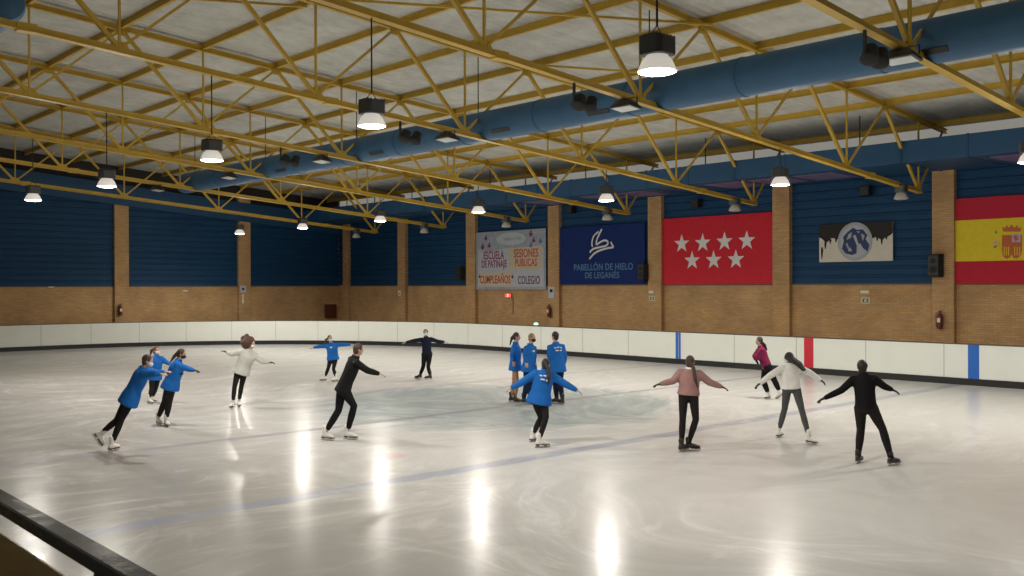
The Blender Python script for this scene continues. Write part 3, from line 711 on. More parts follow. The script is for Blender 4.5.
# 5 flag
B = Banner('spanish_flag', (955.5, 1046, 196, 284), XW+.10, 'red and yellow striped flag with a coat of arms at the right edge', 'flagyellow', .012, 'flag')
B.poly('red_stripe', [(0, .745), (1, .745), (1, 1), (0, 1)], 'flagred', .0, .004)
B.poly('red_stripe', [(0, 0), (1, 0), (1, .265), (0, .265)], 'flagred', .0, .004)
def fz(x, y):   # zoom 925..1024 x 185..345 at 3.6
    X_ = 925+x/3.6; Y_ = 185+y/3.6; return B.uv(X_, Y_)
def arms(pts, mm, k=0.): B.poly('coat_of_arms', [fz(*q) for q in pts], mm, k, .004)
arms([(278, 180), (350, 180), (350, 235), (345, 255), (332, 265), (318, 262), (312, 250), (306, 262), (292, 266), (280, 255), (277, 235)], 'crestred')
arms([(313, 176), (345, 176), (345, 206), (313, 206)], 'crestpurple', .005)
arms([(318, 185), (330, 180), (338, 196), (326, 202)], 'crestred', .010)
for a in (284, 292, 300, 322, 331, 340): arms([(a, 222), (a+3, 222), (a+3, 254), (a, 254)], 'flagyellow', .005)
arms([(282, 168), (278, 150), (288, 156), (294, 144), (302, 154), (312, 142), (322, 154), (332, 144), (338, 156), (348, 150), (344, 168)], 'crestred')
arms([(243, 208), (262, 200), (270, 204), (270, 210), (250, 216)], 'crestpurple'); arms([(245, 222), (268, 212), (268, 220), (250, 228)], 'crestred')
arms([(262, 190), (268, 190), (266, 262), (258, 262)], 'flagyellow', .004); arms([(358, 190), (364, 190), (366, 262), (358, 262)], 'crestpurple')
arms([(252, 168), (258, 164), (260, 174), (254, 176)], 'signgreen')

def pilface(px_): return XW
# speakers on piers
def speaker(px, py, w, h, X, label, name='wall_speaker'):
    c = on(px, py, 0, X); t = thing(name, c, label, 'speaker', 'black wall speakers'); d = .26
    m = MB(); m.prism([(-w/2, 0), (w/2, 0), (w*.38, d), (-w*.38, d)], c-EZ*h/2+EN*.06+V3(0, 0, 0), EY, EN, EZ, h); bevel(obj('cabinet', m, 'blackplastic', t), .015)
    m = MB(); m.obox(c+EN*(.06+d+.006), EY*w*.34, EZ*h*.42, EN*.006); obj('speaker_front', m, 'black', t)
    for s, r_ in ((.2, .08), (-.18, .12)):
        m = MB(); q = c+EN*(.06+d+.012)+EZ*h*s; m.loft([(q, EY*r_, EZ*r_), (q+EN*.008, EY*r_, EZ*r_), (q-EN*.0+EN*.004, EY*r_*.5, EZ*r_*.5)], 18); obj('cone', m, 'blackplastic', t)
    m = MB(); m.obox(c+EN*.03, EY*.05, EZ*.1, EN*.03); obj('bracket', m, 'black', t); return t
speaker(937.5, 265.5, .46, .74, XW, 'large black speaker on the brick pier left of the flag')
speaker(645.5, 272, .42, .70, XW, 'black speaker on the pier between the navy and red banners')
speaker(463, 273, .42, .68, XW+.12, 'black speaker left of the poster banner')
for px_, py_, lb in ((866, 191, 'small black box speaker above the photo panel'), (696.5, 203.5, 'small black box speaker above the red banner'), (571, 210, 'small black box speaker above the navy banner')):
    c = on(px_, py_, 0, XW+.0); t = thing('wall_box', c, lb, 'speaker', 'small black boxes high on the cladding')
    m = MB(); m.obox(c, EY*.17, EZ*.16, EN*.13); bevel(obj('cabinet', m, 'blackplastic', t), .012)
    m = MB(); m.obox(c+EN*.136, EY*.14, EZ*.13, EN*.005); obj('grille', m, 'black', t)
    m = MB(); m.obox(c-EN*.15, EY*.03, EZ*.05, EN*.06); obj('bracket', m, 'black', t)
# exit signs (long wall)
def exitsign(px, py, X, lab, w=.30, h=.20):
    c = on(px, py, 0, X); t = thing('exit_sign', c, lab, 'sign', 'small exit signs on the banner wall')
    m = MB(); m.obox(c+EN*.02, EY*w/2, EZ*h/2, EN*.02); bevel(obj('sign_plate', m, 'cream', t), .006)
    m = MB(); m.obox(c+EN*.043, EY*w*.36, EZ*h*.36, EN*.003); obj('green_field', m, 'signgreen', t)
    m = MB(); m.prism([(-.05, -.05), (-.02, -.05), (0, -.01), (.03, -.05), (.05, -.04), (.02, .01), (.03, .05), (-.01, .06), (-.04, .02)], c+EN*.046+EY*.01, EY, EZ, EN, .003); obj('running_figure', m, 'cream', t)
    return t
def emlight(px, py, X, lab, w=.32):
    c = on(px, py, 0, X); t = thing('emergency_light', c, lab, 'light', 'white emergency lights')
    m = MB(); m.obox(c+EN*.03, EY*w/2, EZ*.055, EN*.03); bevel(obj('casing', m, 'cream', t), .01)
    m = MB(); m.obox(c+EN*.064, EY*w*.4, EZ*.03, EN*.006); obj('diffuser', m, 'white', t)
exitsign(866, 300.5, XW+.2, 'small green exit sign below the photo panel'); emlight(865.5, 292, XW+.2, 'white emergency light below the photo panel')
exitsign(652.5, 298.5, XW, 'small green exit sign on the pier left of the red banner', .28, .20); emlight(652, 292, XW, 'white emergency light on the pier left of the red banner', .26)
c = on(551.5, 292.5, 0, XW); t = thing('wall_notice', c, 'white notice plate on the pier right of the poster banner', 'sign')
m = MB(); m.obox(c+EN*.01, EY*.19, EZ*.26, EN*.01); obj('plate', m, 'paper', t)
m = MB(); m.obox(c+EN*.022+EZ*.08, EY*.09, EZ*.07, EN*.003); obj('pictogram', m, 'photodark', t)
c = on(399.5, 293, 0, XW); t = thing('wall_notice', c, 'tiny pale notice on the pier right of the far corner', 'sign')
m = MB(); m.obox(c+EN*.01, EY*.12, EZ*.14, EN*.01); obj('plate', m, 'cream', t)
m = MB(); m.obox(c+EN*.022-EZ*.04, EY*.06, EZ*.03, EN*.002); obj('pictogram', m, 'photodark', t)
# digital clock with cable
c = on(509, 295.5, 0, XW+.2); t = thing('digital_clock', c, 'small red lit digital display below the poster banner', 'clock')
m = MB(); m.obox(c+EN*.03, EY*.24, EZ*.11, EN*.03); bevel(obj('casing', m, 'black', t), .01)
m = MB(); m.obox(c+EN*.063, EY*.22, EZ*.09, EN*.004); obj('screen', m, 'ledred', t)
me = text_mesh('21', .17, .004); n_ = len(me.vertices); a_ = np.empty(n_*3, np.float32); me.vertices.foreach_get('co', a_); a_ = a_.reshape(-1, 3)
co = c+EN*.071+np.outer(a_[:, 0], EY)+np.outer(a_[:, 1], EZ)+np.outer(a_[:, 2], EN)-np.array(t['org']); me.vertices.foreach_set('co', co.astype(np.float32).ravel()); me.update(); me.name = 'digits'
obj('digits', me, 'ledwhite', t)
q = on(513, 313, 0, XW+.18); m = MB(); m.tube([(q[0], q[1], c[2]-.1), (q[0], q[1], q[2]), (q[0], q[1]+.12, q[2]-.03)], .015, 6); obj('cable', m, 'cap', t)
# extinguishers
def extinguisher(px, py, plane, v, en, ey, lab, k=1.):
    c = on(px, py, plane, v)+en*.13; t = thing('fire_extinguisher', c, lab, 'extinguisher', 'red fire extinguishers on the walls')
    m = MB(); m.lathe(c, [(.03, -.28), (.085, -.27), (.09, -.25), (.09, .12), (.075, .18), (.035, .22), (.03, .24)], 18); obj('cylinder', m, 'extred', t, smooth=50)
    m = MB(); m.obox(c+V3(0, 0, .27), ey*.035, en*.02, EZ*.025); m.bar(c+V3(0, 0, .30), c+V3(0, 0, .33)+ey*.12, .02, .012); m.bar(c+V3(0, 0, .26), c+V3(0, 0, .27)+ey*.11, .02, .012); obj('handle', m, 'black', t)
    m = MB(); m.tube([c+V3(0, 0, .27)-ey*.03, c+V3(0, 0, .20)-ey*.12, c+V3(0, 0, -.05)-ey*.115, c-ey*.11-EZ*.2], .012, 8); obj('hose', m, 'black', t)
    m = MB(); m.obox(c+en*.088, ey*.05, EZ*.07, en*.004); obj('plate', m, 'cream', t)
    m = MB(); m.obox(c-en*.11, ey*.02, EZ*.1, en*.02); obj('bracket', m, 'black', t)
extinguisher(941.5, 320, 0, XW, EN, EY, 'red fire extinguisher on the pier left of the flag, below the large speaker')
extinguisher(551, 311, 0, XW, EN, EY, 'red fire extinguisher on the pier right of the poster banner')
extinguisher(119.5, 310, 1, YW-.18, V3(0, -1, 0), V3(1, 0, 0), 'red fire extinguisher on the end wall pier at left')
# end wall: sign with arrow, small lights, cabinet
EN2, EX2 = V3(0, -1, 0), V3(1, 0, 0)
c = on(243, 289, 1, YW-.18); t = thing('wall_notice', c, 'white notice with an arrow strip below on the end wall pier', 'sign')
m = MB(); m.obox(c+EN2*.01, EX2*.18, EZ*.19, EN2*.01); obj('plate', m, 'paper', t)
m = MB(); m.obox(c+EN2*.022, EX2*.07, EZ*.06, EN2*.003); obj('pictogram', m, 'photodark', t)
c2 = on(243, 299, 1, YW-.18); m = MB(); m.prism([(-.05, .26), (.05, .26), (.05, -.12), (.1, -.12), (0, -.28), (-.1, -.12), (-.05, -.12)], c2, EX2, EZ, EN2, .015); obj('arrow', m, 'cream', t)
for px_, lb in ((185, 'tiny white emergency light on the end wall between two piers'), (51, 'tiny white emergency light on the end wall at far left')):
    c = on(px_, 291 if px_ == 185 else 287, 1, YW); t = thing('emergency_light', c, lb, 'light', 'white emergency lights')
    m = MB(); m.obox(c+EN2*.03, EX2*.14, EZ*.035, EN2*.03); bevel(obj('casing', m, 'cream', t), .01)
    m = MB(); m.obox(c+EN2*.064, EX2*.11, EZ*.02, EN2*.005); obj('diffuser', m, 'white', t)
c = on(329.5, 311, 1, YW); t = thing('hose_cabinet', c, 'dark red hose cabinet in the far corner of the hall', 'cabinet')
m = MB(); m.obox(c+EN2*.11, EX2*.36, EZ*.40, EN2*.1); bevel(obj('cabinet_body', m, 'cabred', t), .015)
m = MB(); m.obox(c+EN2*.21, EX2*.30, EZ*.34, EN2*.01); d_ = obj('door', m, 'cabred', t)
m = MB(); m.obox(c+EN2*.23+EX2*.24, EX2*.015, EZ*.06, EN2*.012); obj('handle', m, 'steel', d_)
# downpipe-like dark strips beside piers
# ------------------------------------------------------------------ viewer's side: parapet and handrail
t = thing('parapet', (.5, 3, 0), 'brown varnished parapet ledge in the lower left corner', 'parapet')
m = MB(); m.box((.25, -8, 0), (.79, 30, 2.270)); obj('parapet_wall', m, 'varnish', t)
m = MB(); m.loft([(V3(.792, -8, 2.259), V3(.011, 0, 0), V3(0, 0, .011)), (V3(.792, 30, 2.259), V3(.011, 0, 0), V3(0, 0, .011))], 14); obj('edge_strip', m, 'nosing', t, smooth=True)
t = thing('handrail', (.76, 3, 2.29), 'glossy black handrail crossing the lower left corner', 'handrail')
m = MB(); m.box((.742, -8, 2.366), (.795, 30, 2.402)); bevel(obj('rail', m, 'railtop', t), .004)
for y in (2.2, 4.6, 6.9, .1, -2.2): 
    m = MB(); m.box((.757, y-.07, 2.2705), (.785, y+.03, 2.367)); bevel(obj('bracket', m, 'black', t), .004)

# ------------------------------------------------------------------ people
HZ = V3(0, 0, 1)
def person(label, S):
    k = S.get('k', 1.); feet = S['feet']
    G = []
    for f in feet:
        if f.get('g', 1): G.append(on(f['x'], f['y'], 2, 0))
        else: G.append(None)
    D0 = np.mean([depth(g) for g in G if g is not None])+S.get('dz', 0)
    for i, f in enumerate(feet):
        if G[i] is None: G[i] = atd(f['x'], f['y'], D0+f.get('dz', 0))
    root = np.mean([g for g, f in zip(G, feet) if f.get('g', 1)], axis=0); root[2] = 0
    vd = nrm(V3(root[0], root[1], 0)); R_ = V3(vd[1], -vd[0], 0)
    def hdir(deg): a = math.radians(deg); return R_*math.cos(a)+vd*math.sin(a)
    hip = atd(*S['hip'][:2], D0+(S['hip'][2] if len(S['hip']) > 2 else 0)); neck = atd(*S['neck'][:2], D0+(S['neck'][2] if len(S['neck']) > 2 else 0))
    head = atd(*S['head'][:2], D0+(S['head'][2] if len(S['head']) > 2 else (S['neck'][2] if len(S['neck']) > 2 else 0)))
    sp = nrm(neck-hip); Ls = np.linalg.norm(neck-hip)
    fr = hdir(S['face']); right = nrm(np.cross(fr, sp)); fr = np.cross(sp, right)
    lat = right if right @ R_ > -.05 else -right
    if abs(right @ R_) < .25 and 'near' in S: lat = right if (right @ vd) < 0 else -right
    SH = [neck-sp*.072*k-lat*.152*k, neck-sp*.072*k+lat*.152*k]
    HJ = [hip-lat*.085*k-sp*.02, hip+lat*.085*k-sp*.02]
    t = thing('person', root, label, 'person')
    body = MB(); coat = MB(); pants = MB()
    # torso
    def tor(mb, rows, gx=0.):
        mb.loft([(hip+sp*Ls*a+fr*c_*k, lat*(w+gx)*k, fr*(d+gx)*k) for a, w, d, c_ in rows], 20)
    tor(body, [(-.16, .05, .05, 0), (-.12, .12, .09, 0), (0, .155, .105, -.01), (.22, .135, .095, 0), (.45, .135, .10, .01), (.7, .155, .105, .01), (.84, .150, .092, 0), (.94, .10, .072, 0), (1.0, .065, .06, 0)])
    cw = S.get('bulk', .03); hem = S.get('hem', -.18); fl = S.get('flare', .02)
    tor(coat, [(hem, .155+fl+cw*.6, .115+fl+cw*.6, 0), (hem+.02, .16+fl+cw, .12+fl+cw, 0), (0.05, .155+fl*.6+cw, .110+fl*.6+cw, 0), (.25, .142+cw, .102+cw, 0), (.5, .142+cw, .105+cw, .01), (.72, .160+cw*.8, .11+cw*.8, .01), (.85, .155+cw*.4, .10+cw*.4, 0), (.96, .10, .085, 0), (1.04, .07, .07, .0)])
    tor(pants, [(-.20, .06, .06, 0), (-.14, .135, .105, 0), (0, .166, .116, -.01), (.14, .15, .108, 0), (.17, .13, .095, 0)])
    # head
    up = nrm(.55*nrm(head-neck)+.45*HZ) if not S.get('tilt') else nrm(head-neck)
    hf = hdir(S.get('look', S['face'])); hl = nrm(np.cross(hf, up)); hf = np.cross(up, hl); K = k*.95
    hc = head-up*.028
    body.tube([neck-sp*.04, hc-up*.05*K-hf*.015], [.056*K, .050*K], 12)
    body.ell(hc+up*.018*K-hf*.008*K, hl*.074*K, hf*.092*K, up*.098*K, 18, 12)
    body.ell(hc-up*.052*K+hf*.026*K, hl*.052*K, hf*.062*K, up*.060*K, 14, 8)
    body.ell(hc-up*.018*K+hf*.086*K, hl*.013*K, hf*.022*K, up*.024*K, 8, 6)
    for s in (-1, 1):
        body.ell(hc-up*.008*K+hl*s*.076*K-hf*.008*K, hl*.010*K, hf*.017*K, up*.028*K, 8, 6)
    # arms
    hands = []
    for i, (el, ha) in enumerate(S['arms']):
        sh = SH[i]; dsh = depth(sh); E_ = atd(el[0], el[1], dsh+(el[2] if len(el) > 2 else 0)); H_ = atd(ha[0], ha[1], dsh+(ha[2] if len(ha) > 2 else 0))
        d = nrm(H_-E_); W_ = H_-d*.17*k
        body.tube([sh-lat*(1 if i else -1)*.03*k, sh, (sh+E_)/2, E_, (E_*.6+W_*.4), W_], [.05*k, .052*k, .044*k, .037*k, .036*k, .025*k], 12)
        sr = S.get('sleeve', .018)
        coat.tube([sh-lat*(1 if i else -1)*.05*k, sh, (sh+E_)/2, E_, (E_*.5+W_*.5), W_+d*.01], [.062*k+sr*.5, .062*k+sr, .053*k+sr, .047*k+sr, .043*k+sr*.9, .034*k+sr*.6], 12)
        # hand: palm down, fingers along the forearm
        pn = V3(0, 0, -1.)-d*(-d[2]); pn = nrm(pn) if np.linalg.norm(pn) > .2 else nrm(fr-d*(fr@d)); sdv = nrm(np.cross(d, pn))
        if sdv @ fr < 0: sdv = -sdv
        hands.append((W_, d, pn, sdv))
    def hand(mb, W_, d, pn, sdv, g):
        mb.loft([(W_-d*.02, sdv*(.024+g), pn*(.018+g)), (W_+d*.02*k, sdv*(.030+g)*k, pn*(.017+g)), (W_+d*.06*k, sdv*(.040+g)*k, pn*(.015+g)), (W_+d*.09*k, sdv*(.040+g)*k, pn*(.012+g)), (W_+d*.098*k, sdv*(.03+g)*k, pn*(.008+g))], 12)
        for j, L_ in enumerate((.062, .076, .070, .054)):
            o_ = (1.5-j)*.0215*k; a = W_+d*.088*k+sdv*o_; dd = nrm(d+sdv*(1.5-j)*.07); b_ = a+dd*L_*.5*k+pn*.006; c_ = a+dd*L_*k+pn*(.020+.004*j)
            mb.tube([a, b_, c_], [.0095*k+g*.6, .009*k+g*.6, .0078*k+g*.6], 8)
        a = W_+d*.03*k+sdv*.026*k; b_ = a+nrm(d*.6+sdv*.8)*.035*k; c_ = b_+nrm(d*.9+sdv*.35)*.034*k+pn*.006
        mb.tube([a, b_, c_], [.012*k+g*.6, .0105*k+g*.6, .0085*k+g*.6], 8)
    for hh in hands: hand(body, *hh, 0.)
    # legs and skates
    boots = []
    for i, f in enumerate(feet):
        g = G[i]; kn = atd(*S['knees'][i][:2], (depth(HJ[i])+depth(g))/2+(S['knees'][i][2] if len(S['knees'][i]) > 2 else 0))
        if f.get('g', 1):
            fd = hdir(f['a']); u = nrm(.62*HZ+.38*nrm(kn-g))
            u = nrm(u-fd*(u@fd)*.0); lf = nrm(np.cross(u, fd)); u = np.cross(fd, lf); o_ = g
        else:
            fv = f['d']; fd = nrm(R_*fv[0]+HZ*fv[1]+vd*fv[2]); u = kn-g; u = nrm(u-fd*(u@fd)); lf = np.cross(u, fd); o_ = g
        an = o_+u*.135*k-fd*.05*k
        pr = S.get('leg', 1.)
        body.tube([HJ[i]+sp*.03, HJ[i]*.5+kn*.5, kn, kn*.62+an*.38, kn*.15+an*.85, an], [.080*k, .066*k, .049*k, .050*k, .032*k, .032*k], 14)
        end = .085 if S['boot'] == 'bootw' else (.04 if not S.get('overboot') else .0)
        e_ = an+nrm(kn-an)*end
        pants.tube([HJ[i]+sp*.02, HJ[i]*.5+kn*.5, kn, kn*.62+an*.38, kn*.15+an*.85, e_], [.092*k*pr, .076*k*pr, .059*k*pr, .060*k*pr, .044*k*pr, .046*k*pr], 14)
        boots.append((o_, fd, lf, u))
    def bk(mb, vox, it, dec): return shift(bake(mb, vox, it, .5, dec), root)
    b_o = obj('body', bk(body, .0075, 3, .35), 'skin', t, root, True)
    obj(S.get('topname', 'jacket'), bk(coat, .016, 5, 1), S['top'], t, root, True)
    obj(S.get('legname', 'trousers'), bk(pants, .014, 3, 1), S['legs'], t, root, True)
    for (o_, fd, lf, u) in boots:
        W = lambda x, y, z: o_+fd*x*k+lf*y*k+u*z*k
        m = MB(); m.loft([(W(x, 0, z), lf*a*k, u*b_*k) for x, z, a, b_ in ((-.115, .085, .012, .02), (-.105, .09, .034, .038), (-.05, .098, .040, .048), (.02, .094, .040, .042), (.08, .084, .046, .032), (.125, .078, .040, .026), (.155, .075, .02, .016))], 14)
        top_ = .235 if not S.get('overboot') else .20
        m.tube([W(-.055, 0, .10), W(-.055, 0, .16), W(-.06, 0, top_)], [.045*k, .043*k, .050*k], 14)
        me = bk(m, .010, 3, 1); bo = obj('skate_boot', me, S['boot'], t, root, True)
        m = MB(); m.obox(W(-.075, 0, .054), fd*.035*k, lf*.028*k, u*.014*k); m.obox(W(.07, 0, .047), fd*.08*k, lf*.036*k, u*.006*k); obj('sole', m, 'sole', bo, root)
        m = MB(); m.prism([(-.135, .012), (-.12, .0), (.12, .0), (.150, .008), (.165, .03), (.15, .034), (.12, .024), (-.135, .024)], W(0, -.0025, 0), fd*k, u*k, lf*k, .005)
        for xx in (-.075, .075): m.prism([(xx-.03, .022), (xx+.03, .022), (xx+.018, .045), (xx-.018, .045)], W(0, -.004, 0), fd*k, u*k, lf*k, .008)
        obj('blade', m, 'steel', bo, root)
        m = MB()
        for q in range(5): m.tube([W(-.01-.005*q, -.03, .13+.022*q), W(.0-.005*q, 0, .143+.022*q), W(-.01-.005*q, .03, .13+.022*q)], .003, 5)
        obj('laces', m, 'c_white' if S['boot'] == 'bootw' else 'c_grey', bo, root)
    if S.get('glove'):
        for hh in hands:
            m = MB(); hand(m, *hh, .0035); obj('glove', bk(m, .008, 2, 1), S['glove'], t, root, True)
    # hair
    H = S.get('hair', ('short', 'h_dark')); m = MB()
    if H[0] == 'fluffy':
        m.ell(hc+up*.05*K-hf*.08*K-R_*.03, hl*.19*K, hf*.16*K, up*.16*K, 18, 12)
        for q in range(26):
            a, b_ = rng.rand()*6.28, rng.rand()*2-1; r_ = math.sqrt(1-b_*b_); dv = hl*math.cos(a)*r_+hf*(math.sin(a)*r_*.8-.35)+up*b_
            m.ell(hc+up*.05*K-hf*.08*K-R_*.03+dv*.155*K, hl*.055, hf*.055, up*.055, 8, 6)
    else:
        m.ell(hc+up*.030*K-hf*.022*K, hl*.084*K, hf*.096*K, up*.100*K, 18, 12)
        m.ell(hc-up*.03*K-hf*.045*K, hl*.074*K, hf*.058*K, up*.075*K, 14, 8)
    if H[0] in ('pony', 'long'):
        pts = [hc+up*.03*K-hf*.09*K] if H[0] == 'pony' else [hc-hf*.05*K]
        pts += [atd(x, y, depth(hc)+(dz if True else 0)) for x, y, dz in H[2]]
        r0 = H[3] if len(H) > 3 else .035
        m.tube(pts, [r0*.9]+[r0*1.15]*(len(pts)-2)+[r0*.45], 10)
        if H[0] == 'long':
            for s in (-1, 1): m.tube([hc+hl*s*.06*K+up*.03]+[p_+hl*s*.03 for p_ in pts[1:]], [r0]*(len(pts)-1)+[r0*.5], 8)
    if H[0] == 'bun': m.ell(hc+up*.03*K-hf*.075*K, hl*.088, hf*.07, up*.088)
    obj('hair', bk(m, .011, 2, 1), H[1], t, root, True)
    # face
    for s in (-1, 1):
        m = MB(); m.ell(hc+up*.012*K+hf*.079*K+hl*s*.031*K, hl*.012*K, hf*.008*K, up*.006*K, 8, 6); obj('eye', m, 'eye', t, root, True)
    if S.get('mask'):
        m = MB(); m.ell(hc-up*.045*K+hf*.045*K, hl*.066*K, hf*.066*K, up*.052*K, 16, 10)
        for s in (-1, 1): m.tube([hc-up*.03*K+hl*s*.06*K+hf*.05*K, hc+hl*s*.083*K-up*.0*K, hc+hl*s*.084*K-hf*.015*K-up*.02*K], .003, 5)
        obj('face_mask', m, S['mask'], t, root, True)
    else:
        m = MB(); m.ell(hc-up*.058*K+hf*.085*K, hl*.022*K, hf*.008*K, up*.007*K, 8, 6); obj('lips', m, 'lip', t, root, True)
    # collar
    m = MB(); n_ = 18; ri = []
    for a, r_ in ((.93, .082), (1.0, .080), (1.07, .076)): ri.append((hip+sp*Ls*a, lat*r_*k, fr*r_*.95*k))
    m.loft(ri, n_, False)
    co_ = obj('collar', m, S.get('collar', S['top']), t, root, True); sd = co_.modifiers.new('thick', 'SOLIDIFY'); sd.thickness = .012
    if S.get('print'):
        c = hip+sp*Ls*.80-fr*(.112+cw*.8+.012)*k; m = MB()
        for a, b_, w in ((-.075, .02, .05), (.0, .03, .055), (.07, .015, .045), (-.03, -.045, .08), (.06, -.05, .05)): m.obox(c+lat*a*k+sp*b_*k, lat*w*.5, sp*.013, fr*.010)
        obj('back_lettering', m, 'white', t, root)
    if S.get('badge'):
        c = hip+sp*Ls*.74+fr*(.115+cw*.8+.006)*k+lat*.07*k*(-1 if lat @ R_ > 0 else 1); m = MB(); m.obox(c, lat*.035, sp*.02, fr*.010); obj('chest_badge', m, 'white', t, root)
    return t
def ft(x, y, a=0., **kw): return dict(x=x, y=y, a=a, **kw)
